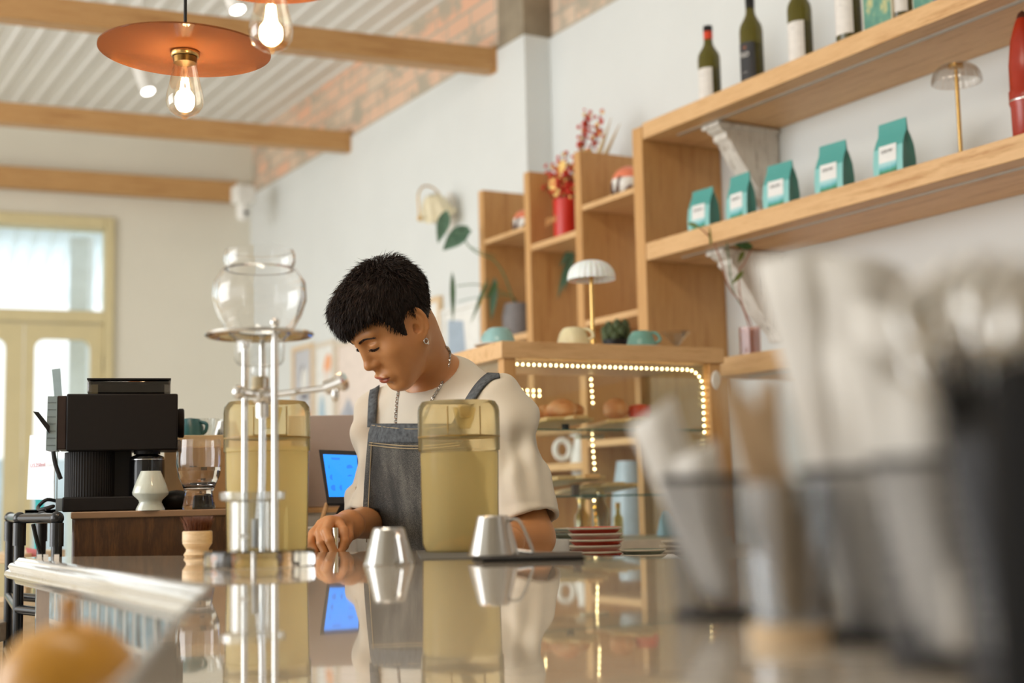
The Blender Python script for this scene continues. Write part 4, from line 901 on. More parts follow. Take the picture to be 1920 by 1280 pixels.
MB().tube(cr([(-.018, 0, .032), (-.038, 0, .026), (-.036, 0, .01), (-.026, 0, .006)], 5), .004).build('handle', plain('petrol_handle', srgb(56, 104, 108), .3), t)
for px, lb in ((388, 'left clear shot glass on the cream slab'), (405, 'right clear shot glass on the cream slab')):
    q = P(px, 815, 3.06 + (px - 388) * .001); t = thing('shot_glass', lb, 'glass', (q.x, q.y, zc_)); MB().lathe([(0, 0), (.014, 0), (.019, .04), (.0175, .04), (.012, .004), (0, .004)], n=32, caps=False).build('cup', M_['glass'], t, smooth=60)
q = P(424, 835, 3.1); t = thing('steel_pitcher', 'small steel milk pitcher right of the shot glasses', 'jug', (q.x, q.y, kz)); MB().lathe([(0, 0), (.034, 0), (.03, .03), (.022, .06), (.02, .06), (0, .004)], n=32, caps=False).build('body', M_['steel'], t, smooth=50)
q = onbox(340, .16); t = thing('black_pouch', 'black zip pouch lying behind the water glass', 'pouch', q); MB().sph((-.01, 0, .018), (.035, .03, .022), n=20).build('pouch', M_['black'], t); MB().bx((-.07, -.02, 0), (.05, .02, .026)).build('flap', M_['black'], t, bev=.006)
# pipe trolley
pm = plain('black_pipe', srgb(24, 26, 28), .22); zt_ = P(37, 972, 2.62).z
ca, cb2 = P(37, 972, 2.62), P(107, 972, 2.50); ca.z = cb2.z = 0; dxy = (cb2 - ca); back = V((-.17, .42, 0))
tr = thing('pipe_trolley', 'black pipe trolley with blue sheen left of the brown cabinet', 'trolley', tuple(ca))
for o_ in (ca, cb2, ca + back, cb2 + back):
    m = MB(); m.tube([o_, o_ + V((0, 0, zt_))], .0095, n=16); m.sph(o_ + V((0, 0, zt_)), .0125, n=14); m.tube([o_ + V((0, 0, zt_ - .05)), o_ + V((0, 0, zt_ - .008))], .012, n=16); m.build('post', pm, tr, world=True)
for h in (zt_, P(37, 1142, 2.62).z, P(37, 1260, 2.6).z):
    for a, b_ in ((ca, cb2), (cb2, cb2 + back), (ca + back, cb2 + back), (ca, ca + back)):
        m = MB(); m.tube([a + V((0, 0, h)), b_ + V((0, 0, h))], .0088, n=16); m.build('rail', pm, tr, world=True)
m = MB(); m.tube(cr([cb2 + V((-.06, .05, zt_ - .01)), cb2 + V((-.05, .06, zt_ - .06)), cb2 + V((-.02, .06, zt_ - .14))], 6), .004); tag(m.build('hanging_cable', M_['black'], None), 'black cable hanging inside the pipe trolley', 'cable')
# plank ledges and cards behind the trolley
def slab(x0, x1, y, Y, h, d, mat, label, cat, name):
    a, b_ = P(x0, y, Y), P(x1, y, Y); t = thing(name, label, cat, (a.x, a.y, a.z)); MB().bx((0, 0, -h), (b_.x - a.x, d, 0)).build('plank', mat, t, bev=.002); MB().bx((.01, d - .05, -a.z), (.05, d - .01, -h)).build('upright', mat, t); return t
slab(-60, 46, 1040, 3.3, .022, .3, W['pale'], 'upper pale plank shelf at the left edge behind the trolley', 'shelf', 'plank_shelf')
slab(15, 66, 1086, 3.2, .02, .2, W['pale'], 'short lower pale plank behind the trolley post', 'shelf', 'plank_shelf')
a = P(-30, 1125, 3.2); t = thing('storage_crate', 'pale slatted wooden crate under the planks at the left edge', 'crate', (a.x, a.y, .5), .1); MB().bx((0, 0, -.5), (.32, .12, a.z - .5)).build('crate_body', W['pale'], t, bev=.004)
zlo = P(20, 1160, 3.1).z; t = thing('low_table', 'grey brown plank table at the lower left corner', 'table', (-1.9, 2.3, 0)); MB().bx((0, 0, zlo - .04), (.80, .8, zlo)).build('tabletop', W['plank'], t, bev=.003)
for x_, y_ in ((.05, .05), (.72, .05), (.05, .72), (.72, .72)): MB().bx((x_ - .03, y_ - .03, 0), (x_ + .03, y_ + .03, zlo - .04)).build('leg', W['plank'], t)
t = thing('pink_note', 'small pink paper note standing behind the trolley post', 'note', P(60, 1043, 3.35)); A, B, C, D = P(48, 1026, 3.35), P(70, 1030, 3.35), P(78, 1043, 3.35), P(53, 1045, 3.35); m = MB(); quad(m, A, B, C, D, V((0, -1, 0)), .002); m.build('paper', plain('pink_paper', srgb(214, 128, 132), .7), t, world=True)
t = thing('teal_banner', 'narrow turquoise banner strip behind the trolley', 'banner', P(75, 1040, 3.6)); A, B, C, D = P(66, 935, 3.6), P(82, 935, 3.6), P(84, 1046, 3.6), P(66, 1046, 3.6); C.z = D.z = .0; m = MB(); quad(m, A, B, C, D, V((0, -1, 0)), .004); m.build('cloth', plain('turquoise', srgb(60, 190, 196), .7), t, world=True)
# ------------------------------------------------------------------ pendants, spots, camera
amber = NT('amber_acrylic'); amber.n.remove(amber.b)
_t = amber.N('ShaderNodeBsdfTransparent'); _t.inputs[0].default_value = srgb(250, 196, 142); _g = amber.N('ShaderNodeBsdfGlossy'); _g.inputs['Roughness'].default_value = .02
_d = amber.N('ShaderNodeBsdfTranslucent'); _d.inputs[0].default_value = srgb(250, 160, 100); _f = amber.N('ShaderNodeBsdfDiffuse'); _f.inputs[0].default_value = srgb(248, 162, 104)
_m0 = amber.N('ShaderNodeMixShader', i_0=.5); amber.L(_d.outputs[0], _m0.inputs[1]); amber.L(_f.outputs[0], _m0.inputs[2])
_m1 = amber.N('ShaderNodeMixShader', i_0=.34); amber.L(_t.outputs[0], _m1.inputs[1]); amber.L(_m0.outputs[0], _m1.inputs[2])
_m2 = amber.N('ShaderNodeMixShader'); _fr = amber.N('ShaderNodeLayerWeight', i_Blend=.15); amber.L(_fr.outputs[0], _m2.inputs[0]); amber.L(_m1.outputs[0], _m2.inputs[1]); amber.L(_g.outputs[0], _m2.inputs[2]); amber.L(_m2.outputs[0], amber.out.inputs[0]); amber = amber.m
bulbg = thin_glass('amber_bulb_glass', (1.0, .94, .82, 1), 1.5, .0, .10)
fil = glow('hot_filament', srgb(255, 226, 180), 30)
def pendant(px, py, Y, rd, label, rx=0, ry=0, pink=False):
    c = P(px, py, Y); t = thing('pendant_lamp', label, 'lamp', (c.x, c.y, c.z), 0, 'amber disc pendant lamps')
    M = tm((0, 0, 0), rx=rx, ry=ry)
    MB().lathe([(.006, 0), (rd, 0), (rd, .003), (.006, .003)], M, 96).build('disc_shade', [amber], t)
    MB().lathe([(0, -.010), (.0235, -.010), (.025, -.008), (.025, -.002), (0, -.002)], n=40).build('collar', M_['brass'], t, smooth=40)
    MB().lathe([(0, -.021), (.020, -.021), (.0215, -.011), (0, -.011)], n=40).build('socket', plain('dark_brass', srgb(120, 92, 48), .3, metal=1), t)
    MB().lathe([(0, .003), (.0075, .003), (.0075, .012), (0, .012)], n=20).build('nipple', M_['brass'], t)
    MB().lathe([(0, .012), (.010, .013), (.0095, .03), (.0045, .036), (0, .036)], n=24).build('cord_grip', M_['black'], t)
    MB().cyl(.003, .036, zc - c.z, n=10).build('cord', M_['black'], t)
    bp = [(.018, -.020), (.0205, -.028), (.027, -.058), (.0315, -.076), (.033, -.088), (.031, -.100), (.025, -.110), (.014, -.117), (.006, -.119), (.004, -.122), (.0001, -.123)]
    bl_ = MB().lathe(bp, n=48, caps=False).build('glass_bulb', bulbg, t, smooth=80)
    MB().lathe([(0, -.024), (.004, -.03), (.003, -.05), (.006, -.055), (0, -.056)], n=16).build('glass_stem', M_['glass'], bl_)
    m = MB()
    for k in range(6):
        a = k * 1.047; m.tube([(.005 * math.cos(a), .005 * math.sin(a), -.048), (.011 * math.cos(a + .3), .011 * math.sin(a + .3), -.095)], .0012, n=5)
    m.build('filament', fil, bl_)
    l = bpy.data.lights.new('bulb_light', 'POINT'); l.energy = 1.3; l.color = (1, .74, .45); l.shadow_soft_size = .02
    lo = bpy.data.objects.new('bulb_light', l); col.objects.link(lo); lo.parent = t; lo.location = (0, 0, -.08)
pendant(347, 97, 2.38, .15, 'complete amber disc pendant with a glowing teardrop bulb', rx=R(0), ry=R(1.2))
pendant(508, -48, 2.0, .125, 'nearer amber disc pendant cut off by the top of the picture')
def spot(px, py, Y, label):
    b_ = P(px, py, Y); t = thing('ceiling_spotlight', label, 'spotlight', (b_.x, b_.y, b_.z), 0, 'white ceiling spotlights')
    d = V((.35, -.25, -.9)).normalized(); M = frame((0, 0, 0), d.orthogonal(), d.cross(d.orthogonal()))
    MB().lathe([(0, -.22), (.033, -.22), (.033, -.003), (.028, 0), (.026, -.004), (0, -.004)], M, 32).build('housing', M_['white'], t, smooth=50)
    MB().lathe([(0, -.003), (.026, -.003), (.026, -.0015), (0, -.0015)], M, 32).build('lens', glow('spot_lens', (1, .98, .94, 1), 6), t)
    MB().cyl(.006, .0, zc - b_.z - .02, tm(tuple(d * -.12)), 10).build('mount', M_['white'], t)
spot(278, 172, 6.2, 'white tube spotlight under the left of the amber disc'); spot(446, 19, 5.0, 'white tube spotlight beside the cut-off pendant bulb')
b_ = P(456, 366, 8.15); t = thing('security_camera', 'white security camera high in the far corner', 'camera', (b_.x, b_.y, b_.z), .6)
MB().box((0, 0, 0), (.12, .11, .11)).build('junction_box', M_['white'], t, bev=.012)
MB().lathe([(0, -.16), (.03, -.155), (.042, -.13), (.042, -.055), (0, -.055)], n=28).build('camera_body', M_['white'], t, smooth=50)
MB().lathe([(0, 0), (.014, 0), (.014, .006), (0, .006)], tm((-.0, -.045, -.115), rx=R(90)), 20).build('lens', M_['blackg'], t)
# ------------------------------------------------------------------ things on the bar
def onbar(px, Y): q = P(px, 1040, Y); return V((q.x, q.y, CT))
# cold drip tower
c = onbar(487, 1.905); t = thing('cold_drip_tower', 'glass and steel cold drip coffee tower on a round clear base', 'coffee maker', c)
k = 1.905 / FPX; zat = lambda px, py, Y=1.905: P(px, py, Y).z - CT
zb = .0215
MB().lathe([(0, 0), (.0735, 0), (.0745, .002), (.0745, zb - .002), (.073, zb), (0, zb)], n=96).build('acrylic_base', M_['solid'], t, smooth=40)
MB().cyl(.003, .002, zb - .003, tm((.0, -.035, 0)), 12).build('base_bolt', M_['steel'], t)
zp = zat(487, 629)
MB().lathe([(.030, zp + .004), (.058, zp + .001), (.072, zp - .002), (.0745, zp), (.0735, zp + .003), (.058, zp + .004), (.030, zp + .006)], n=96, caps=False).build('ring_plate', M_['chrome'], t, smooth=60)
m_rod = M_['chrome']
for nm, px, Y, ztop in (('rod', 516, 1.86, zp + .012), ('rod', 459, 1.93, zp - .01), ('rod', 492, 1.955, zp)):
    q = P(px, 1000, Y) - c; MB().cyl(.0042, zb, ztop, tm((q.x, q.y, 0)), 20).build(nm, m_rod, t, smooth=40)
    if px != 492: MB().sph((q.x, q.y, ztop), .0065, n=14).build('rod_cap', m_rod, t)
zr0, zr1 = zat(487, 470), zat(487, 632)
rb_ = 88 * k; zc_ = zat(487, 565)
pro = [(46 * k, zr1 - .004), (60 * k, zr1 + .006), (78 * k, zc_ - .020), (rb_, zc_ + .002), (86 * k, zc_ + .026), (70 * k, zc_ + .045), (62 * k, zat(487, 507)), (64 * k, zat(487, 500)), (67 * k, zat(487, 490)), (67 * k, zat(487, 478)), (64 * k, zr0), (60 * k, zr0), (62 * k, zat(487, 480)), (60 * k, zat(487, 505))]
pro = [(r, z) for r, z in pro]
pin = [(r - .0022, z) for r, z in pro[:11]]
MB().lathe(pro[:11] + pin[::-1] + [pro[0]], n=80, caps=False).build('water_globe', M_['solid'], t, smooth=60)
MB().lathe([(46 * k, zr1), (47 * k, zat(487, 642)), (46 * k, zat(487, 676)), (40 * k, zat(487, 684)), (17 * k, zat(487, 688)), (17 * k, zat(487, 722)), (8 * k, zat(487, 728))], n=60, caps=False).build('glass_neck', thin_glass('neck_glass', (.97, .98, .98, 1), 1.6, 0, .06), t, smooth=60)
MB().cyl(.011, zat(492, 730), zat(492, 706), n=20).build('cork', plain('cream_seal', srgb(226, 204, 160), .6), t)
zv = zat(492, 742)
m = MB(); m.sph((.004, 0, zv), (.016, .014, .014), n=18); m.cyl(.009, zv - .03, zv + .024, tm((.004, 0, 0)), 18); m.tube([(-.02, -.02, zv + .004), (.012, .0, zv)], .006, n=12); m.sph((-.024, -.022, zv + .004), .010, n=14); m.build('drip_valve', M_['chrome'], t, smooth=50)
a0 = V((.004, 0, zv)); a1 = P(612, 727, 1.86) - c; a2 = P(633, 719, 1.855) - c
m = MB(); m.tube([a0, a1], .0042, n=14); m.build('side_arm', M_['chrome'], t)
dd = (a2 - a1).normalized(); M = frame(a1, dd.orthogonal(), dd.cross(dd.orthogonal()))
m = MB(); m.lathe([(0, 0), (.0095, 0), (.0095, .022), (.0125, .022), (.0125, .028), (0, .029)], M, 24); m.sph(a2 + V((-.003, -.002, -.014)), (.005, .005, .011), n=12); m.build('clamp_knob', M_['chrome'], t, smooth=40)
m = MB(); m.tube(cr([V((.004, 0, zv - .03)), V((.003, 0, zat(490, 900))), V((0, -.0, zat(487, 945))), V((-.002, 0, zat(486, 990)))], 5), .0045, n=12); m.build('drip_tube', thin_glass('tube_glass', (.93, .95, .97, 1), 1.7, 0, .2), t)
rj = 42 * k; zj0, zj1, zj2 = zb + .0006, zat(475, 940), zat(475, 922)
MB().lathe([(0, zj0), (rj, zj0), (rj, zj1), (60 * k, zat(470, 936)), (61 * k, zj2), (59 * k, zj2), (58 * k, zat(470, 937)), (rj - .0025, zj1 - .001), (rj - .0025, zj0 + .002), (0, zj0 + .002)], tm((-14 * k, -.0, 0)), 60, caps=False).build('receiving_jar', thin_glass('jar_glass', (.95, .965, .97, 1), 1.6, 0, .08), t, smooth=50)
MB().cyl(.0048, zj0 + .003, zat(482, 973), tm((-.004, -.01, 0)), 16).build('measuring_stem', plain('milky_glass', srgb(224, 228, 230), .3), t)
m = MB()
for i in range(5): m.bx((-.018 + i * .0024, -.0445 + .0, zat(482, 1003) - .003), (-.0165 + i * .0024, -.044, zat(482, 1003) + .003))
m.build('scale_print', M_['paper'], t)
# yellow tea pitchers
yp = NT('amber_polycarbonate'); yp.n.remove(yp.b)
_tr = yp.N('ShaderNodeBsdfTransparent'); _tr.inputs[0].default_value = srgb(254, 247, 224); _tl = yp.N('ShaderNodeBsdfTranslucent'); _tl.inputs[0].default_value = srgb(254, 242, 200)
_df = yp.N('ShaderNodeBsdfDiffuse'); _df.inputs[0].default_value = srgb(252, 236, 186); _a = yp.N('ShaderNodeMixShader', i_0=.4); yp.L(_tl.outputs[0], _a.inputs[1]); yp.L(_df.outputs[0], _a.inputs[2])
_b = yp.N('ShaderNodeMixShader', i_0=.30); yp.L(_tr.outputs[0], _b.inputs[1]); yp.L(_a.outputs[0], _b.inputs[2])
_g = yp.N('ShaderNodeBsdfGlossy'); _g.inputs['Roughness'].default_value = .12; _f = yp.N('ShaderNodeLayerWeight', i_Blend=.12); _c = yp.N('ShaderNodeMixShader'); yp.L(_f.outputs[0], _c.inputs[0]); yp.L(_b.outputs[0], _c.inputs[1]); yp.L(_g.outputs[0], _c.inputs[2]); yp.L(_c.outputs[0], yp.out.inputs[0]); yp = yp.m
liq = NT('pale_yellow_tea'); liq.n.remove(liq.b)
_tl = liq.N('ShaderNodeBsdfTranslucent'); _tl.inputs[0].default_value = srgb(253, 249, 228); _df = liq.N('ShaderNodeBsdfDiffuse'); _df.inputs[0].default_value = srgb(250, 244, 218); _a = liq.N('ShaderNodeMixShader', i_0=.5); liq.L(_tl.outputs[0], _a.inputs[1]); liq.L(_df.outputs[0], _a.inputs[2])
_tr = liq.N('ShaderNodeBsdfTransparent'); _tr.inputs[0].default_value = srgb(252, 249, 232); _b = liq.N('ShaderNodeMixShader', i_0=.5); liq.L(_tr.outputs[0], _b.inputs[1]); liq.L(_a.outputs[0], _b.inputs[2]); liq.L(_b.outputs[0], liq.out.inputs[0]); liq = liq.m
def pitcher(px, Y, r, H, fill, label, lip):
    t = thing('tea_pitcher', label, 'pitcher', onbar(px, Y), 0, 'yellow plastic tea pitchers')
    z1 = H * .665; z2 = H * .76
    MB().lathe([(0, .0), (r * .84, 0), (r * .93, .014), (r * .965, z1), (r * 1.0, z1 + .002), (r * 1.0, z2)], n=72).build('jug_body', yp, t, smooth=30)
    MB().lathe([(0, z2), (r * 1.003, z2), (r * 1.003, H - .018), (r * .985, H - .009), (r * .9, H - .001), (r * .6, H), (0, H)], n=72, caps=False).build('lid', yp, t, smooth=50)
    MB().lathe([(r * 1.004, z2 - .0012), (r * 1.006, z2), (r * 1.004, z2 + .0012)], n=72, caps=False).build('lid_seam', plain('seam_shade', srgb(150, 120, 56), .4), t)
    MB().lathe([(0, .004), (r * .80, .004), (r * .9, .016), (r * .935, fill), (0, fill)], n=60).build('tea', liq, t, smooth=40)
    # spout recess facing the camera side
    a = lip; M = tm((0, 0, 0), rz=a)
    m = MB(); m.prism([(-.019, H - .014), (.019, H - .014), (.014, H - .036), (.009, H - .048), (-.009, H - .048), (-.014, H - .036)], r * .985, r * 1.04, M @ frame((0, 0, 0), (1, 0, 0), (0, 0, 1))); m.build('spout_flap', yp, t, bev=.002)
    m = MB(); m.prism([(-.012, H - .010), (.012, H - .010), (.010, H - .032), (-.009, H - .032)], r * 1.0, r * 1.11, M @ frame((0, 0, 0), (1, 0, 0), (0, 0, 1))); m.build('spout', yp, t, bev=.004)
    m = MB(); w = .026
    for p_, q_ in (((-w, H - .012), (-w, H - .058)), ((-w, H - .058), (w, H - .058)), ((w, H - .058), (w, H - .012))):
        m.tube([M @ V((p_[0], -r * .975 * math.cos(p_[0] / r) , p_[1])), M @ V(((p_[0] + q_[0]) / 2, -r * 1.006 * math.cos((p_[0] + q_[0]) / 2 / r), (p_[1] + q_[1]) / 2)), M @ V((q_[0], -r * .975 * math.cos(q_[0] / r), q_[1]))], .0012, n=6)
    m.build('spout_frame', plain('lid_line', srgb(176, 146, 80), .4), t)
    return t
H1 = P(862, 752, 2.26).z - CT
pitcher(864, 2.26, .0665, H1, H1 * .655, 'large yellow tea pitcher standing in front of the man', .18)
pitcher(501, 2.275, .070, P(501, 753, 2.275).z - CT, H1 * .72, 'yellow tea pitcher behind the cold drip tower', .25)
# steel cups upside down
def jigger(px, Y, label, z=0, hand=.4, r=.0335, h=.0485):
    p_ = onbar(px, Y); p_.z += z; t = thing('milk_jug', label, 'jug', p_, 0, 'small steel jugs upside down')
    MB().lathe([(r, 0), (r * 1.01, .001), (r * .99, .003), (r * .63, h - .002), (r * .58, h), (0, h)], n=64, caps=False).lathe([(r, 0), (r * .965, .0005), (r * .62, h - .004), (0, h - .004)], n=64, caps=False).build('body', M_['steel'], t, smooth=22)
    M = tm((0, 0, 0), rz=hand)
    m = MB(); m.tube(cr([M @ V((r * .68, 0, h - .006)), M @ V((r * 1.15, 0, h - .010)), M @ V((r * 1.62, 0, .008)), M @ V((r * 1.5, 0, .004)), M @ V((r * 1.02, 0, .006))], 6), .0022, n=8); m.build('handle', M_['steel'], t)
    return t
jigger(729, 1.86, 'small steel jug upside down on the bare bar, left of the tea pitcher', hand=-1.15)
jigger(925, 1.93, 'small steel jug upside down on the black tray, right of the tea pitcher', z=.0065, hand=-.35, r=.0350, h=.0545)
# trays
pts = [on_z(905, 1055, CT), on_z(1096, 1051, CT), on_z(1092, 1042, CT), on_z(885, 1045, CT)]
t = thing('black_tray', 'thin black rubber tray at the back edge of the bar', 'tray', tuple((pts[0] + pts[2]) / 2)); MB().prism([(q.x, q.y) for q in pts], CT + .0004, CT + .0065).build('tray', M_['black'], t, world=True, bev=.001)
pts = [on_z(775, 1049, CT), on_z(893, 1050, CT), on_z(935, 1037, CT), on_z(780, 1036, CT)]
for q in pts[2:]: q.y = min(q.y, 2.36)
t = thing('bar_mat', 'dark grey bar mat under the tea pitcher', 'mat', tuple((pts[0] + pts[2]) / 2)); MB().prism([(onbar(790, 1.98).x, 1.98), (onbar(893, 1.98).x, 1.98), (onbar(930, 2.2).x, 2.2), (-.012, 2.33), (onbar(780, 2.33).x, 2.33)], CT + .0002, CT + .0012).build('mat', plain('slate_rubber', srgb(92, 92, 90), .6), t, world=True)
# wooden brush standing at the left back edge
q = onbar(370, 2.285); kk = 2.285 / FPX
t = thing('cleaning_brush', 'turned wooden brush standing with its brown bristles up', 'brush', q)
hh = P(370, 995, 2.285).z - CT
MB().lathe([(0, 0), (.020, 0), (.022, .004), (.0185, hh * .22), (.018, hh * .3), (.024, hh * .52), (27 * kk, hh * .56), (27.5 * kk, hh * .62), (27.5 * kk, hh * .95), (26 * kk, hh), (0, hh)], n=48).build('handle', W['pale'], t, smooth=40)
rnd = random.Random(3); m = MB()
for i in range(420):
    a = rnd.uniform(0, 6.283); r = .020 * math.sqrt(rnd.random()); x, y = r * math.cos(a), r * math.sin(a); L_ = rnd.uniform(.017, .025)
    m.tube([(x, y, hh - .002), (x * 1.15 + rnd.uniform(-.002, .002), y * 1.15 + rnd.uniform(-.002, .002), hh + L_ * .5), (x * 1.35 + rnd.uniform(-.004, .004), y * 1.35, hh + L_)], [.0006, .0005, .0002], n=3)
m.build('bristles', plain('brown_bristle', srgb(112, 62, 30), .6), t, smooth=0)
# white and black slips near the corner
for px, lb in ((85, 'leftmost'), (97, 'middle'), (117, 'rightmost')):
    q = on_z(px, 1045.5, CT); t = thing('paper_slip', f'{lb} of three small white slips standing at the far left edge of the bar', 'slip', (q.x, q.y - .03, CT), .2, None); MB().bx((-.004, -.001, 0), (.004, .001, .007)).build('slip', M_['paper'], t)
# ------------------------------------------------------------------ foreground holders (out of focus)
def meshmat():
    t = NT('black_wire_mesh'); t.n.remove(t.b)
    d = t.N('ShaderNodeBsdfPrincipled'); d.inputs['Base Color'].default_value = srgb(84, 84, 88); d.inputs['Roughness'].default_value = .35
    tr = t.N('ShaderNodeBsdfTransparent'); mx = t.N('ShaderNodeMixShader')
    tc = t.N('ShaderNodeTexCoord'); sp = t.N('ShaderNodeSeparateXYZ'); t.L(tc.outputs['UV'], sp.inputs[0])
    def band(o, f):
        a = t.N('ShaderNodeMath', operation='MULTIPLY'); t.L(o, a.inputs[0]); a.inputs[1].default_value = f
        b = t.N('ShaderNodeMath', operation='FRACT'); t.L(a.outputs[0], b.inputs[0])
        c_ = t.N('ShaderNodeMath', operation='LESS_THAN'); t.L(b.outputs[0], c_.inputs[0]); c_.inputs[1].default_value = .2; return c_.outputs[0]
    mxm = t.N('ShaderNodeMath', operation='MAXIMUM'); t.L(band(sp.outputs[0], 110), mxm.inputs[0]); t.L(band(sp.outputs[1], 60), mxm.inputs[1])
    t.L(mxm.outputs[0], mx.inputs[0]); t.L(tr.outputs[0], mx.inputs[1]); t.L(d.outputs[0], mx.inputs[2]); t.L(mx.outputs[0], t.out.inputs[0]); return t.m
m_mesh = meshmat()
def holder(px, Y, r0, r1, H, label):
    t = thing('mesh_holder', label, 'holder', onbar(px, Y), 0, 'black wire mesh holders on the bar')
    n = 48; b = MB(); b.lathe([(r0, .003), (r1, H)], n=n, caps=False); o = b.build('mesh_wall', m_mesh, t, smooth=180)
    me = o.data; uv = me.uv_layers.new(name='UVMap')
    for p_ in me.polygons:
        us = []
        for li in p_.loop_indices:
            v = me.vertices[me.loops[li].vertex_index].co; us.append((li, (math.atan2(v.y, v.x) / 6.28318) % 1, v.z / H))
        mx = max(u for _, u, _ in us); mn = min(u for _, u, _ in us)
        for li, u, w in us: uv.data[li].uv = (u + 1 if mx - mn > .5 and u < .5 else u, w)
    MB().lathe([(0, 0), (r0, 0), (r0 + .001, .004), (r0 - .001, .006), (0, .006)], n=n).build('base_plate', M_['black'], t, smooth=40)
    MB().tube([(r1 * math.cos(a), r1 * math.sin(a), H) for a in [k_ * 6.2832 / 40 for k_ in range(40)]], .0022, closed=True).build('rim_wire', M_['black'], t)
    return t
hA = holder(1338, .96, .028, .034, .094, 'mesh holder farthest left and farthest back, with a short white sachet')
hB = holder(1628, .80, .030, .036, .095, 'middle mesh holder with the tall white paper cones')
hC = holder(1760, .675, .026, .030, .097, 'nearest mesh holder, with a thick white paper sleeve')
hD = holder(1955, .56, .032, .036, .105, 'mesh holder at the right edge full of black handled cutlery')
# clear cup on a pale wooden coaster
t = thing('coaster', 'round pale wooden coaster under the clear cup', 'coaster', onbar(1478, .80)); MB().lathe([(0, 0), (.024, 0), (.024, .010), (0, .010)], n=40).build('disc', W['pale'], t, bev=.001)
q = onbar(1478, .80); q.z += .0105; t = thing('clear_cup', 'clear plastic cup holding wooden stirrers between the mesh holders', 'cup', q)
MB().lathe([(0, 0), (.0215, 0), (.027, .078), (.026, .078), (.0205, .002), (0, .002)], n=48, caps=False).build('cup', thin_glass('cloudy_plastic', (.80, .81, .82, 1), 1.5, .1, .1), t, smooth=40)
rnd = random.Random(9)
for i in range(15):
    bx_, by_ = rnd.uniform(-.012, .012), rnd.uniform(-.012, .012)
    tp = P(rnd.uniform(1352, 1458), rnd.uniform(700, 765), .80 + rnd.uniform(-.01, .03)); bs = V((q.x + bx_ + .01, q.y + by_, q.z + .003))
    d = (tp - bs).normalized(); L_ = (tp - bs).length; s_ = tm(tuple(bs)) @ frame((0, 0, 0), d.cross(V((0, 1, 0))).normalized(), d.cross(d.cross(V((0, 1, 0)))).normalized() * -1, d)
    o = MB().bx((-.003, -.0007, 0), (.003, .0007, L_)).build('wooden_stirrer', plain('stirrer_birch', srgb(214, 186, 150), .6), None, bev=.0006)
    o.matrix_world = s_; tag(o, 'flat wooden coffee stirrer leaning left in the clear cup', 'stirrer', 'wooden stirrers in the clear cup')
m_nap = plain('napkin_paper', srgb(226, 222, 215), .85, var=.02)
def cone_paper(pts_bottom, pts_top, Y0, Y1, label, curl=.012, name='paper_sachet', base=None):
    # folded paper sheet from the bottom edge to the top edge, curled about its long axis
    t = thing(name, label, 'paper', tuple(base if base is not None else P(*pts_bottom[0], Y0)))
    n, k_ = 10, 8; vs = []
    for j in range(k_ + 1):
        v = j / k_
        for i in range(n + 1):
            u = i / n; B = P(*pts_bottom[0], Y0).lerp(P(*pts_bottom[1], Y0), u); T = P(*pts_top[0], Y1).lerp(P(*pts_top[1], Y1), u)
            p_ = B.lerp(T, v); p_ = p_ + V((0, -curl * math.sin(math.pi * u), 0)) + V((0, .003 * math.sin(9 * v + 5 * u), 0)); vs.append(p_)
    fs = [(j * (n + 1) + i, j * (n + 1) + i + 1, (j + 1) * (n + 1) + i + 1, (j + 1) * (n + 1) + i) for j in range(k_) for i in range(n)]
    b = MB(); b.add(vs, fs); o = b.build('sheet', m_nap, t, world=True, smooth=180)
    so = o.modifiers.new('fold', 'SOLIDIFY'); so.thickness = .0016
    return t
cone_paper(((1318, 1120), (1372, 1130)), ((1180, 800), (1262, 742)), .965, .985, 'short white sachet leaning far left in the farthest mesh holder', .012)
cone_paper(((1335, 1128), (1385, 1120)), ((1262, 862), (1345, 822)), .945, .955, 'shorter white sachet behind the stirrers in the farthest mesh holder', .01)
cone_paper(((1600, 1190), (1650, 1190)), ((1415, 490), (1575, 470)), .815, .86, 'tallest white paper cone leaning left from the middle mesh holder', .02)
cone_paper(((1622, 1190), (1672, 1180)), ((1520, 480), (1700, 510)), .80, .84, 'second tall white paper cone in the middle mesh holder', .02)
cone_paper(((1740, 1215), (1796, 1215)), ((1560, 640), (1700, 700)), .67, .70, 'white paper sleeve leaning left in the nearest mesh holder', .016)
cone_paper(((1752, 1220), (1812, 1210)), ((1650, 700), (1790, 800)), .66, .68, 'lower white paper sleeve in the nearest mesh holder', .016)
cone_paper(((1640, 1190), (1690, 1180)), ((1600, 560), (1745, 640)), .79, .80, 'third white paper cone, lower and farther right in the middle mesh holder', .02)
cone_paper(((1765, 1225), (1815, 1210)), ((1700, 790), (1830, 870)), .67, .68, 'lowest white paper sleeve folded over the nearest mesh holder', .012)
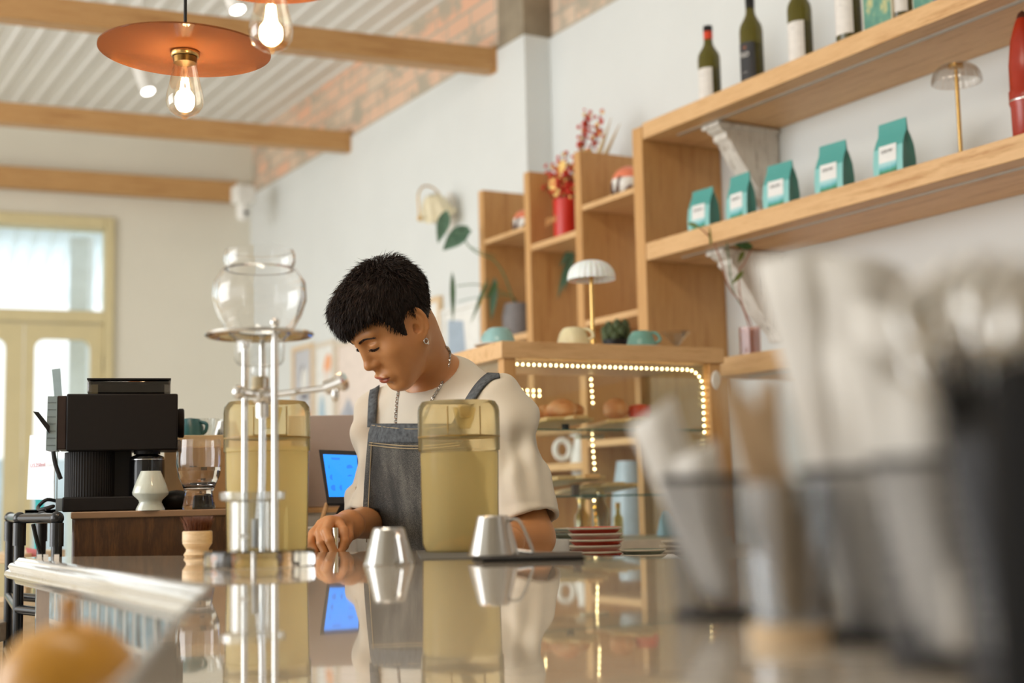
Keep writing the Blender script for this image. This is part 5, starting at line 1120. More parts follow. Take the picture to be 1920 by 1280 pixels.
# cutlery with black handles and steel heads
rnd = random.Random(12)
for i, (tx, ty, Yt, bx_) in enumerate([(1722, 560, .60, 1890), (1758, 540, .61, 1900), (1795, 520, .60, 1905), (1850, 505, .59, 1915), (1872, 560, .57, 1925), (1905, 520, .57, 1935), (1935, 545, .56, 1945), (1742, 640, .60, 1880)]):
    T = P(tx, ty, Yt); B = P(bx_, 1150, .56 + rnd.uniform(-.012, .012)); d = (T - B).normalized(); L_ = (T - B).length
    lab = 'black handled spoon with a steel bowl leaning in the holder at the right edge'
    t = thing('table_spoon', lab, 'spoon', tuple(B), 0, 'black handled spoons at the right edge')
    side = d.cross(V((0, 1, 0))).normalized(); M = frame(B, side, d.cross(side), d)
    m = MB(); m.lathe([(0, 0), (.006, 0), (.0068, L_ * .3), (.0048, L_ * .62), (.003, L_ * .8), (0, L_ * .8)], M @ tm((0, 0, 0), s=(1, .6, 1)), 14); m.build('handle', M_['blackg'], t, world=True, smooth=50)
    m = MB(); m.sph((0, 0, L_ * .92), (.0125, .0045, .0195), M, n=20); m.tube([M @ V((0, 0, L_ * .78)), M @ V((0, 0, L_ * .86))], .0028, n=8); m.build('spoon_bowl', M_['chrome'], t, world=True, smooth=60)
m = MB(); o = thing('black_canister', 'black canister filling the lower right corner behind the mesh holders', 'canister', onbar(2110, .50))
MB().lathe([(0, 0), (.046, 0), (.046, .115), (.043, .12), (0, .12)], n=48).build('body', plain('soot_black', srgb(12, 11, 11), .8, Specular_IOR_Level=.2), o, smooth=40)
# yellow sugar bowl at the lower left, on its stand
q = P(128, 1250, 1.0); t = thing('yellow_bowl', 'out of focus golden yellow lidded bowl in the lower left corner', 'bowl', (q.x, q.y, .90))
zt_ = P(128, 1166, 1.0).z - .90; m_y = plain('golden_glaze', srgb(204, 146, 50), .3)
rr = .050
MB().lathe([(0, 0), (.03, 0), (.048, .02), (rr, zt_ - .045)], n=48, caps=True).build('bowl', m_y, t, smooth=50)
MB().lathe([(rr * 1.03, zt_ - .046), (rr * 1.03, zt_ - .042), (rr * .93, zt_ - .026), (rr * .68, zt_ - .010), (rr * .3, zt_ - .001), (0, zt_)], n=56).build('lid', m_y, t, smooth=60)
MB().lathe([(0, zt_ - .002), (.006, zt_ - .001), (.005, zt_ + .006), (.008, zt_ + .012), (.005, zt_ + .018), (0, zt_ + .019)], n=20).build('knob', plain('amber_knob', srgb(206, 150, 80), .3), t, smooth=60)
t = thing('side_stand', 'tall wooden stand under the yellow bowl, left of the bar', 'stand', (q.x, q.y, 0)); MB().lathe([(0, .88), (.052, .88), (.052, .90), (0, .90)], n=40).build('stand_top', W['pale'], t); MB().cyl(.02, .0, .88, n=16).build('pole', W['pale'], t); MB().lathe([(0, 0), (.06, 0), (.06, .02), (0, .02)], n=32).build('foot', W['pale'], t)
# ------------------------------------------------------------------ the barista
def surfnets(f, lo, hi, h):
    lo = np.array(lo, float); n = np.ceil((np.array(hi, float) - lo) / h).astype(int) + 1
    ax = [lo[i] + h * np.arange(n[i]) for i in range(3)]
    val = np.empty(n, np.float32)
    ch = max(1, int(1.2e6 // (n[1] * n[2])))
    for s in range(0, n[0], ch):
        X, Y, Z = np.meshgrid(ax[0][s:s + ch], ax[1], ax[2], indexing='ij'); val[s:s + ch] = f(X, Y, Z)
    ins = val < 0; c = tuple(k - 1 for k in n)
    acc = np.zeros(c + (3,), np.float32); cnt = np.zeros(c, np.int16)
    for a in range(3):
        o1, o2 = [k for k in range(3) if k != a]
        for d1 in (0, 1):
            for d2 in (0, 1):
                s0 = [None] * 3; s1 = [None] * 3
                s0[a] = slice(0, c[a]); s1[a] = slice(1, c[a] + 1)
                s0[o1] = s1[o1] = slice(d1, c[o1] + d1); s0[o2] = s1[o2] = slice(d2, c[o2] + d2)
                v0, v1 = val[tuple(s0)], val[tuple(s1)]; m = (v0 < 0) != (v1 < 0)
                t = np.where(m, v0 / np.where(m, v0 - v1, 1), 0)
                acc[..., a] += t; acc[..., o1] += m * d1; acc[..., o2] += m * d2; cnt += m
    act = cnt > 0; idx = -np.ones(c, np.int64); idx[act] = np.arange(act.sum())
    ijk = np.argwhere(act); verts = lo + h * (ijk + acc[act] / cnt[act][:, None])
    quads = []
    for a in range(3):
        o1, o2 = (a + 1) % 3, (a + 2) % 3
        s0 = [slice(1, c[k]) for k in range(3)]; s1 = list(s0); s0[a] = slice(0, c[a]); s1[a] = slice(1, c[a] + 1)
        m0, m1 = ins[tuple(s0)], ins[tuple(s1)]; e = np.argwhere(m0 != m1)
        if not len(e): continue
        flip = m1[tuple(e.T)]
        base = e.copy(); base[:, o1] += 1; base[:, o2] += 1
        def cell(d1, d2):
            q = base.copy(); q[:, o1] -= d1; q[:, o2] -= d2; return idx[tuple(q.T)]
        Q = np.stack([cell(1, 1), cell(0, 1), cell(0, 0), cell(1, 0)], 1); Q[flip] = Q[flip][:, ::-1]
        quads.append(Q)
    return verts, np.concatenate(quads)
def smin(a, b, k): hh = np.clip(.5 + .5 * (b - a) / k, 0, 1); return b + (a - b) * hh - k * hh * (1 - hh)
def smax(a, b, k): return -smin(-a, -b, k)
def ell(x, y, z, c, r):
    X, Y, Z = (x - c[0]), (y - c[1]), (z - c[2]); k0 = np.sqrt((X / r[0]) ** 2 + (Y / r[1]) ** 2 + (Z / r[2]) ** 2) + 1e-9
    k1 = np.sqrt((X / r[0] ** 2) ** 2 + (Y / r[1] ** 2) ** 2 + (Z / r[2] ** 2) ** 2) + 1e-9; return k0 * (k0 - 1) / k1
def cap(x, y, z, a, b, ra, rb=None):
    rb = ra if rb is None else rb; ba = [b[i] - a[i] for i in range(3)]; L2 = sum(q * q for q in ba)
    t = np.clip(((x - a[0]) * ba[0] + (y - a[1]) * ba[1] + (z - a[2]) * ba[2]) / L2, 0, 1)
    return np.sqrt((x - a[0] - ba[0] * t) ** 2 + (y - a[1] - ba[1] * t) ** 2 + (z - a[2] - ba[2] * t) ** 2) - (ra + (rb - ra) * t)
# head frame: yaw 62 degrees away from the viewer towards the left, bowed 37 degrees
ear = P(779, 610, 2.585); vd = (V((0, 0, 0)) + (CAM - ear)).normalized(); rr_ = V((0, 0, 1)).cross(vd).normalized(); rr_ = rr_ if rr_.x > 0 else -rr_; uu_ = vd.cross(rr_)
th, ph = R(60), R(41); HS = .955; EY = .008
Xh = rr_ * math.cos(th) + vd * math.sin(th)
Yh = -rr_ * math.sin(th) * math.cos(ph) - uu_ * math.sin(ph) + vd * math.cos(th) * math.cos(ph)
Zh = -rr_ * math.sin(th) * math.sin(ph) + uu_ * math.cos(ph) + vd * math.cos(th) * math.sin(ph)
HO = ear - Xh * .074 * HS - Yh * EY * HS
HM = Matrix((Xh, Yh, Zh)).transposed().to_4x4() @ Matrix.Scale(HS, 4); HM.translation = HO; HMi = HM.inverted()
# body landmarks
SL, SR = P(936, 782, 2.64), P(726, 788, 2.86)
EL, ER = P(1000, 1008, 2.55), P(694, 978, 2.80)
WL, WR = P(915, 1016, 2.46), P(652, 984, 2.60)
TR1, TR2 = P(862, 716, 2.76), P(770, 745, 2.84); SM = (SL + SR) / 2; PEL = SM + V((.03, .10, -.47))
NB = P(814, 724, 2.78)
tz = (SM - PEL).normalized(); tx = SL - SR; tx = (tx - tz * tx.dot(tz)).normalized(); ty = tx.cross(tz)    # ty = forward
TM = Matrix((tx, ty, tz)).transposed().to_4x4(); TM.translation = SM; TMi = TM.inverted()
def xf(M, x, y, z): return [M[i][0] * x + M[i][1] * y + M[i][2] * z + M[i][3] for i in range(3)]
def skull(x, y, z):
    d = ell(x, y, z, (0, .001, .040), (.0755, .085, .078))
    return smin(d, ell(x, y, z, (0, .032, .0), (.064, .066, .082)), .03)
nbl = HMi @ NB
def head(x, y, z):
    ax = np.abs(x)
    d = skull(x, y, z)
    d = smin(d, ell(x, y, z, (0, .045, -.062), (.047, .046, .044)), .03)
    d = smin(d, cap(ax, y, z, (.056, .012, -.036), (.016, .076, -.087), .017, .014), .028)
    d = smin(d, ell(x, y, z, (0, .082, -.088), (.019, .014, .014)), .018)
    d = smin(d, ell(ax, y, z, (.046, .062, -.008), (.021, .022, .018)), .02)
    d = smin(d, cap(ax, y, z, (.012, .092, .040), (.046, .078, .044), .009, .009), .014)
    d = smax(d, -ell(ax, y, z, (.031, .106, .020), (.019, .019, .014)), .012)
    d = smin(d, ell(ax, y, z, (.031, .0785, .018), (.0165, .0150, .0125)), .004)
    d = smin(d, ell(ax, y, z, (.036, .058, -.045), (.022, .026, .030)), .02)
    d = smin(d, ell(ax, y, z, (.048, .042, -.018), (.020, .036, .036)), .02)
    # lid crease and closed lash line
    d = smax(d, -cap(ax, y, z, (.018, .0925, .026), (.044, .086, .0255), .0016), .003)
    d = smin(d, cap(x, y, z, (0, .089, .034), (0, .107, -.014), .0062, .0085), .014)
    d = smin(d, ell(x, y, z, (0, .1085, -.0185), (.0092, .0100, .0080)), .010)
    d = smin(d, ell(ax, y, z, (.0112, .0985, -.021), (.0068, .0090, .0070)), .007)
    d = smax(d, -ell(ax, y, z, (.0070, .103, -.0310), (.004, .006, .0035)), .003)
    d = smin(d, cap(x, y, z, (0, .098, -.032), (0, .099, -.046), .007, .006), .012)
    d = smin(d, ell(x, y, z, (0, .094, -.056), (.026, .012, .016)), .014)
    d = smin(d, ell(ax, y, z, (.007, .1035, -.0505), (.0165, .0065, .0050)), .004)
    d = smin(d, ell(x, y, z, (0, .1015, -.0625), (.0180, .0075, .0060)), .004)
    d = smax(d, -cap(ax, y, z, (0, .1115, -.0563), (.023, .0975, -.0572), .0012), .0025)
    d = smax(d, -ell(x, y, z, (0, .104, -.077), (.016, .008, .006)), .01)
    # ears
    X, Y, Z = x, y, z
    s, c = math.sin(R(16)), math.cos(R(16)); ey, ez = y - EY + .004, z - .002; Y2, Z2 = c * ey + s * ez, -s * ey + c * ez
    out = ax - .0735 - np.clip(-Y2, -.02, .03) * .55
    e = np.sqrt(out ** 2 + 1e-9)
    r2 = np.sqrt((Y2 / .0185) ** 2 + (Z2 / .032) ** 2) + 1e-6
    plate_ = np.maximum(np.abs(out) - .0030, (r2 - 1) * .0185)
    rim = np.sqrt((out - .0025) ** 2 + ((r2 - .93) * .0205) ** 2) - .0036
    rim = np.where(Z2 < -.020, rim + .002, rim)
    anti = np.sqrt((out - .002) ** 2 + ((np.sqrt(((Y2 - .001) / .010) ** 2 + ((Z2 + .002) / .019) ** 2 + 1e-9) - 1) * .013) ** 2) - .0024
    anti = np.where(Y2 > .004, anti + .006, anti)
    lobe = ell(out, Y2, Z2, (0, .006, -.030), (.0042, .0085, .0095))
    tra = ell(out, Y2, Z2, (.001, .013, -.006), (.0045, .0045, .0065))
    ear_ = smin(smin(smin(smin(plate_, rim, .003), anti, .003), lobe, .006), tra, .004)
    d = smin(d, ear_, .005)
    d = smax(d, -ell(out, Y2, Z2, (.003, .005, -.009), (.006, .006, .009)), .003)
    # neck
    n0 = (0, -.016, -.030); nk = cap(x, y, z, n0, tuple(nbl), .050, .054)
    d = smin(d, nk, .022)
    w = xf(HM, x, y, z); d = smin(d, torso_s(*w) / HS + .006, .03)
    return d
def torso_s(x, y, z):      # shared base shape: torso and shoulders, no sleeves
    X, Y, Z = xf(TMi, x, y, z)
    sc_ = 1.5; t = cap(X, Y * sc_, Z, (0, 0, -.09), (0, -.01, -.50), .158, .172) / 1.15
    t = smin(t, cap(X, Y * 1.15, Z, (-.165, -.005, -.018), (.165, -.005, -.018), .052), .06)
    tr = cap(x, y, z, tuple(NB), tuple(SM - tz * .03), .062, .09)
    t = smin(t, cap(x, y, z, tuple(TR1), tuple(SL), .046, .050), .03); t = smin(t, cap(x, y, z, tuple(TR2), tuple(SR), .046, .048), .03)
    return smin(t, tr, .05)
def sleeve(x, y, z, S_, E_, f, ra, rb):
    Hm = V(S_).lerp(V(E_), f); ax_ = (V(E_) - V(S_)).normalized()
    d = cap(x, y, z, tuple(S_), tuple(Hm + ax_ * .05), ra, rb)
    return smax(d, (x - Hm.x) * ax_.x + (y - Hm.y) * ax_.y + (z - Hm.z) * ax_.z, .004), Hm, ax_
fL, fR = .88, .93
def shirt(x, y, z):
    d = torso_s(x, y, z)
    a, HL_, aL = sleeve(x, y, z, SL, EL, fL, .057, .060); b, HR_, aR = sleeve(x, y, z, SR, ER, fR, .054, .052)
    d = smin(d, a, .06); d = smin(d, b, .05)
    X, Y, Z = xf(TMi, x, y, z)
    f1 = .0065 * np.sin(X * 42 + Z * 26 + 1.2 * np.sin(Z * 14)) * np.clip((np.abs(X) - .06) * 9, 0, 1)
    f2 = .0042 * np.sin(Z * 60 - X * 30 + 2 * np.sin(X * 22)) * np.clip(np.abs(X) * 5, .2, 1)
    f3 = .0070 * np.sin((Z * .9 + X * .35) * 34 + 2 * np.sin(Y * 30)) * np.exp(-((np.abs(X) - .17) / .05) ** 2)
    for S0, ax0, sg in ((SL, aL, 1), (SR, aR, -1)):
        u0 = V((0, -1, 0)).cross(ax0).normalized(); v0 = ax0.cross(u0)
        dx, dy, dz = x - S0.x, y - S0.y, z - S0.z; along = dx * ax0.x + dy * ax0.y + dz * ax0.z
        ang = np.arctan2(dx * v0.x + dy * v0.y + dz * v0.z, dx * u0.x + dy * u0.y + dz * u0.z)
        wgt = np.clip((.235 - along) / .09, .0, 1) * np.clip((along - .01) / .10, 0, 1) * np.clip((X * sg - .11) / .05, 0, 1)
        d = d + wgt * (.0062 * np.sin(ang * 4 + along * 16 + 1) + .0028 * np.sin(ang * 9 - along * 22) + .0022 * np.sin(along * 75 + 3 * np.sin(ang * 2)) * np.exp(-((along - .10) / .06) ** 2))
    hz_ = np.minimum(np.abs((x - HL_.x) * aL.x + (y - HL_.y) * aL.y + (z - HL_.z) * aL.z), np.abs((x - HR_.x) * aR.x + (y - HR_.y) * aR.y + (z - HR_.z) * aR.z)); fd = np.where(np.abs(X) > .14, np.clip(hz_ / .05, .12, 1), 1)
    d = d + (f1 + f2 + f3) * fd
    # open sleeves and neckline
    for HM_, axv, rr2 in ((HL_, aL, .049), (HR_, aR, .041)):
        q = HM_ - axv * .03; r = HM_ + axv * .06; d = smax(d, -cap(x, y, z, tuple(q), tuple(r), rr2), .003)
    nup = (HM @ V((0, -.016, -.03)) - NB).normalized()
    na = NB + nup * .058 + V((0, -.010, 0)); nb_ = NB + nup * .16
    d = smax(d, -cap(x, y, z, tuple(na), tuple(nb_), .064, .085), .004)
    return smax(d, z * -1 + (PEL.z - .05), .01)
man = thing('person', 'young man in a cream t-shirt and grey denim apron, looking down behind the bar', 'person', (PEL.x, PEL.y, 0))
MI = Matrix.Translation(-man.location)
# skin
sk = NT('warm_skin'); v_ = sk.co(); n1_ = sk.noise(v_, 9, 4, .55); n2n = sk.noise(v_, 260, 2)
sk.L(sk.ramp(n1_, [(.3, srgb(190, 130, 80)), (.7, srgb(202, 144, 94))]), sk.b.inputs['Base Color'])
sk.set(Roughness=.42, Subsurface_Weight=.06, Subsurface_Scale=.012); sk.b.inputs['Subsurface Radius'].default_value = (1, .35, .18); sk.bump(n2n, .12, .0008); sk = sk.m
lip = plain('lips', srgb(168, 88, 66), .38, var=.05); nail = plain('nail', srgb(222, 170, 140), .3)
lash = plain('dark_lash', srgb(34, 22, 18), .6)
VV, QQ, MMI = [], [], []; off = 0
def addpart(v, q, mi=None):
    global off
    VV.append(v); QQ.append(q + off); MMI.append(np.zeros(len(q), int) if mi is None else mi); off += len(v)
hv, hq = surfnets(head, (-.115, -.135, -.20), (.115, .135, .142), .0019)
fc = hv[hq].mean(1); lipm = (((fc[:, 0] / .0235) ** 2 + ((fc[:, 2] + .0565) / .0098) ** 2) < 1) & (fc[:, 1] > .094)
lidm = (((np.abs(fc[:, 0]) - .031) / .0155) ** 2 + ((fc[:, 2] - .0105 - 6 * (np.abs(fc[:, 0]) - .031) ** 2) / .0016) ** 2 < 1) & (fc[:, 1] > .08)
mi = np.where(lipm, 1, np.where(lidm, 2, 0))
hw = hv @ np.array(HM.to_3x3()).T + np.array(HM.translation)
addpart(hw, hq, mi)
def arms(x, y, z):
    d = cap(x, y, z, tuple(SL), tuple(EL), .043, .036); d = smin(d, cap(x, y, z, tuple(EL), tuple(WL), .037, .026), .02)
    return d
v, q = surfnets(arms, (min(WL.x, SL.x) - .06, 2.40, EL.z - .06), (EL.x + .06, 2.75, SL.z + .06), .004); addpart(v, q)
# right arm and hand (viewer's left)
hb_ = lambda px, py, Y: tuple(P(px, py, Y))
fing = [[(603, 984, 2.53), (588, 1000, 2.505), (582, 1018, 2.49), (593, 1034, 2.485)], [(612, 980, 2.52), (600, 998, 2.49), (602, 1018, 2.475), (610, 1036, 2.47)],
        [(620, 978, 2.515), (612, 996, 2.48), (618, 1014, 2.462), (627, 1036, 2.458)], [(634, 980, 2.52), (645, 996, 2.49), (646, 1015, 2.475), (639, 1037, 2.465)]]
thumb = [(650, 990, 2.56), (652, 1006, 2.53), (644, 1022, 2.49), (634, 1036, 2.475)]
def rhand(x, y, z):
    d = cap(x, y, z, tuple(ER), hb_(654, 984, 2.60), .034, .0245)
    d = smin(d, cap(x, y, z, hb_(654, 984, 2.60), hb_(640, 986, 2.565), .0235, .021), .02)
    for i, f_ in enumerate(fing):
        d = smin(d, cap(x, y, z, hb_(646, 985, 2.58), hb_(*f_[0]), .014, .0105), .012)
    for f_ in fing:
        g = None
        for i in range(3):
            rr0 = (.0102, .0092, .0083)[i]; rr1 = (.0094, .0084, .0072)[i]
            c_ = cap(x, y, z, hb_(*f_[i]), hb_(*f_[i + 1]), rr0, rr1); g = c_ if g is None else smin(g, c_, .002)
        d = smin(d, g, .0035)
    g = None
    for i in range(3):
        c_ = cap(x, y, z, hb_(*thumb[i]), hb_(*thumb[i + 1]), (.013, .0105, .0092)[i], (.0108, .0095, .0078)[i]); g = c_ if g is None else smin(g, c_, .003)
    return smin(d, g, .004)
a_ = V(hb_(575, 1045, 2.45)); v, q = surfnets(rhand, (a_.x - .02, 2.42, a_.z - .02), (ER.x + .05, ER.y + .05, ER.z + .05), .0022); addpart(v, q)
# left hand resting behind the pitcher
LH = V(WL)
def lhand(x, y, z):
    d = cap(x, y, z, tuple(LH + V((.04, .01, 0))), tuple(LH), .026, .023)
    for i in range(4):
        a = LH + V((-.045, -.02 + .018 * i - .01, .0)); b = a + V((-.034, -.006 + .003 * i, -.006)); c_ = b + V((-.022, 0, -.016)); e_ = c_ + V((-.010, 0, -.012))
        g = smin(smin(cap(x, y, z, tuple(LH), tuple(a), .014, .0105), cap(x, y, z, tuple(a), tuple(b), .0098, .0088), .003), smin(cap(x, y, z, tuple(b), tuple(c_), .0088, .0080), cap(x, y, z, tuple(c_), tuple(e_), .008, .007), .002), .003)
        d = smin(d, g, .004)
    a = LH + V((-.012, -.026, .0)); b = a + V((-.026, -.018, -.008)); return smin(d, smin(cap(x, y, z, tuple(LH), tuple(a), .015, .012), cap(x, y, z, tuple(a), tuple(b), .0108, .0085), .004), .005)
v, q = surfnets(lhand, tuple(LH - V((.15, .08, .06))), tuple(LH + V((.08, .07, .05))), .003); addpart(v, q)
HIPS = PEL
def lower(x, y, z):
    X, Y, Z = xf(TMi, x, y, z)
    d = cap(X, Y * 1.5, Z, (0, 0, -.09), (0, -.01, -.50), .148, .160) / 1.15
    fx = ty.copy(); fx.z = 0; fx.normalize(); sx = tx.copy(); sx.z = 0; sx.normalize()
    for s_, fo in ((1, .06), (-1, -.04)):
        h = HIPS + sx * .085 * s_; kn = h + fx * (fo + .05); kn.z = .50; an = h + fx * fo; an.z = .09; to = an + fx * .15; to.z = .035; an2 = an.copy(); an2.z = .05
        d = smin(d, cap(x, y, z, tuple(h), tuple(kn), .082, .056), .03); d = smin(d, cap(x, y, z, tuple(kn), tuple(an), .054, .036), .02); d = smin(d, cap(x, y, z, tuple(an2), tuple(to), .04, .032), .02)
    return d
v, q = surfnets(lower, (PEL.x - .32, PEL.y - .38, -.01), (PEL.x + .32, PEL.y + .30, SM.z - .02), .009); addpart(v, q)
av = np.concatenate(VV) - np.array(man.location); me = npmesh('body', av, np.concatenate(QQ), [sk, lip, lash], np.concatenate(MMI)); obj('body', me, man)
# shirt
cot = NT('cream_cotton'); _n = cot.noise(cot.co(), 900, 2); cot.L(cot.ramp(cot.noise(cot.co(), 4, 3), [(.3, srgb(214, 204, 186)), (.7, srgb(220, 211, 194))]), cot.b.inputs['Base Color']); cot.set(Roughness=.9, Sheen_Weight=.2); cot.bump(_n, .12, .0006); cot = cot.m
lo_ = (min(SR.x, ER.x) - .09, min(SL.y, EL.y) - .10, PEL.z - .06); hi_ = (max(SL.x, EL.x) + .09, max(SR.y, PEL.y) + .20, SM.z + .13)
v, q = surfnets(shirt, lo_, hi_, .0036)
so = obj('t_shirt', npmesh('t_shirt', v - np.array(man.location), q, cot), man); so['label'] = 'oversized cream cotton t-shirt'
# trousers
def trous(x, y, z): return smax(smax(lower(x, y, z) - .012, z - (PEL.z + .02), .01), .07 - z, .005)
v, q = surfnets(trous, (PEL.x - .34, PEL.y - .40, .03), (PEL.x + .34, PEL.y + .32, PEL.z + .05), .010)
obj('trousers', npmesh('trousers', v - np.array(man.location), q, plain('dark_trousers', srgb(50, 50, 56), .9)), man)
def shoe(x, y, z): return smax(lower(x, y, z) - .014, z - .10, .004)
v, q = surfnets(shoe, (PEL.x - .34, PEL.y - .42, -.03), (PEL.x + .34, PEL.y + .32, .12), .009)
half = (v - np.array(PEL)) @ np.array(tx) > 0
for s_ in (True, False):
    keep = (half[q] == s_).all(1); ids = np.unique(q[keep]); mp = -np.ones(len(v), int); mp[ids] = np.arange(len(ids)); vv = v[ids].copy(); vv[:, 2] = np.maximum(vv[:, 2], .0)
    obj('shoe', npmesh('shoe', vv - np.array(man.location), mp[q[keep]], M_['black']), man)
# surface hit helper for laying cloth and chain on the shirt
def march(px, py, fn, off=.004, start=2.2):
    d = ray(px, py).normalized(); t = start
    for _ in range(90):
        p_ = CAM + d * t; s_ = float(fn(*[np.array([c_]) for c_ in p_])[0]) - off
        if s_ < .0004: return p_
        t += max(s_ * .6, .0008)
        if t > 3.4: return None
    return CAM + d * t
den = NT('washed_denim'); _v = den.co(); _f1 = den.noise(_v, 700, 2); _f2 = den.noise(den.co((1, 1, .3)), 14, 4, .6); _mx = den.N('ShaderNodeMath', operation='MULTIPLY_ADD'); den.L(_f1, _mx.inputs[0]); _mx.inputs[1].default_value = .8; den.L(_f2, _mx.inputs[2])
den.L(den.ramp(_mx.outputs[0], [(.62, srgb(50, 50, 50)), (.86, srgb(78, 77, 74)), (1.0, srgb(116, 113, 106))]), den.b.inputs['Base Color']); den.set(Roughness=.95); den.bump(_f1, .3, .0008)
wv = den; den = den.m
denb = plain('faded_blue_denim', srgb(84, 88, 92), .95, var=.4, scale=120)
seam = plain('sand_stitching', srgb(170, 152, 120), .9)
def cloth(name, rows, mat, offs, th=.0022, parent=man, ncol=22):
    """rows: list of (py, left px, right px); laid on the shirt front"""
    vs = []; 
    for (py, l, r, *yy) in rows:
        for i in range(ncol + 1):
            px = l + (r - l) * i / ncol; p_ = march(px, py, shirt, offs); vs.append(p_ if p_ is not None else (vs[-1] if vs else P(px, py, 2.6)))
    fs = [(j * (ncol + 1) + i, j * (ncol + 1) + i + 1, (j + 1) * (ncol + 1) + i + 1, (j + 1) * (ncol + 1) + i) for j in range(len(rows) - 1) for i in range(ncol)]
    b = MB(); b.add(vs, fs); o = b.build(name, mat, parent, world=True, smooth=180)
    so_ = o.modifiers.new('th', 'SOLIDIFY'); so_.thickness = th; so_.offset = 0; return o, vs
rows = [(794, 697, 852), (802, 694, 858), (812, 691, 864), (835, 689, 872), (870, 686, 884), (910, 683, 896), (950, 681, 905), (990, 680, 912), (1030, 684, 918), (1075, 690, 925)]
ap, avs = cloth('apron', rows, den, .012); ap['label'] = 'washed grey denim bib apron'
# top of bib dips a little in the middle; hanging skirt of the apron
l0, r0 = avs[-23], avs[-1]
sk_ = MB(); n = 22; vs = []
for j in range(7):
    f = j / 6
    for i in range(n + 1):
        p_ = avs[-23 + i]; vs.append(V((p_.x + (i / n - .5) * .06 * f, p_.y + .05 * f + .008 * math.sin(i * 1.1) * f, p_.z - .50 * f)))
sk_.add(vs, [(j * (n + 1) + i, j * (n + 1) + i + 1, (j + 1) * (n + 1) + i + 1, (j + 1) * (n + 1) + i) for j in range(6) for i in range(n)])
so_ = sk_.build('apron_skirt', den, man, world=True, smooth=180).modifiers.new('th', 'SOLIDIFY'); so_.thickness = .002
def line(px_py, offs, r, name, mat, n=6):
    pts = [march(a, b, shirt, offs) for a, b in px_py]; pts = [p_ for p_ in pts if p_ is not None]
    m = MB(); m.tube(pts, r, n=n); return m.build(name, mat, man, world=True)
for yo, o2 in ((797, 0), (829, 0), (834, 0)):
    line([(697 - (yo - 797) * .14 + (160 + (yo - 797) * .3) * i / 20, yo + 7 * math.sin(math.pi * i / 20)) for i in range(21)], .0145, .0011, 'stitching', seam)
line([(698 - (y_ - 800) * .05, y_) for y_ in range(800, 1030, 12)], .0145, .0010, 'stitching', seam)
cl, _ = cloth('bib_band', [(794, 697, 852), (803, 694, 858), (814, 691, 862), (826, 690, 868), (830, 690, 869)], denb, .0145, .0015); cl['label'] = 'faded blue top band of the apron'
def strap(name, pts, w):
    L_ = cr([V((a, b, 0)) for a, b in pts], 6); vs = []
    for i, c_ in enumerate(L_):
        d = (L_[min(i + 1, len(L_) - 1)] - L_[max(i - 1, 0)]).normalized(); nx_, ny_ = -d.y, d.x
        for s_ in (-1, 0, 1):
            p_ = march(c_.x + nx_ * w * s_, c_.y + ny_ * w * s_, shirt, .0055)
            if p_ is None: p_ = (vs[-3] if len(vs) >= 3 else P(c_.x, c_.y, 2.7))
            vs.append(p_)
    fs = [(3 * i + j, 3 * i + j + 1, 3 * i + j + 4, 3 * i + j + 3) for i in range(len(L_) - 1) for j in (0, 1)]
    b = MB(); b.add(vs, fs); o = b.build(name, denb, man, world=True, smooth=180); s2 = o.modifiers.new('th', 'SOLIDIFY'); s2.thickness = .003; return o
# lashes, brows, earring, necklace, hair
def brow(s_):
    m = MB(); rnd = random.Random(5 + s_)
    for i in range(150):
        u = rnd.random(); x_ = s_ * (.012 + .038 * u); z_ = .033 + .009 * math.sin(min(1, u * 1.1) * 2.4) - .004 * u + rnd.uniform(-.0028, .0028) * (1 - u * .6)
        y_ = .13
        for _ in range(60):
            if float(head(np.array([x_]), np.array([y_]), np.array([z_]))[0]) < .0003: break
            y_ -= .0009
        p_ = V((x_, y_, z_)); d = V((s_ * .8, -.25 * u, .35 - .5 * u)).normalized() * .0065
        m.tube([HM @ p_, HM @ (p_ + d * .5 + V((0, .0012, 0))), HM @ (p_ + d + V((0, .0004, 0)))], [.00045, .0004, .00012], n=3)
    m.build('eyebrow', lash, man, world=True, smooth=0)
brow(1); brow(-1)
for s_ in (1, -1):
    m = MB(); pts = []
    for i in range(9):
        u = i / 8; x_ = s_ * (.0175 + .028 * u); z_ = .0105 + 6 * (abs(x_) - .031) ** 2; y_ = .12
        for _ in range(60):
            if float(head(np.array([x_]), np.array([y_]), np.array([z_]))[0]) < .0003: break
            y_ -= .0008
        pts.append(V((x_, y_, z_)))
    m.tube([HM @ p_ for p_ in pts], .0009, n=5)
    for i in range(26):
        p_ = pts[int(i / 26 * 8)].lerp(pts[min(8, int(i / 26 * 8) + 1)], (i / 26 * 8) % 1); m.tube([HM @ p_, HM @ (p_ + V((s_ * .001, .003, -.0015))), HM @ (p_ + V((s_ * .002, .006, -.0015)))], [.0004, .0003, .0001], n=3)
    m.build('eyelashes', lash, man, world=True, smooth=0)
lb_ = HM @ V((.0775, .004 + EY, -.0335)); m = MB(); m.tube([lb_ + Yh * .0045 * math.cos(a) + Zh * (.005 * math.sin(a) - .004) for a in [i * .3927 for i in range(16)]], .0012, closed=True, n=8); m.sph(lb_ - Zh * .0105, .0022, n=10); m.build('hoop_earring', M_['steel'], man, world=True, label='small silver hoop earring')
def body_u(x, y, z):
    h_ = xf(HMi, x, y, z); return np.minimum(shirt(x, y, z), cap(x, y, z, tuple(HM @ V((0, -.016, -.030))), tuple(NB), .050 * HS, .054 * HS))
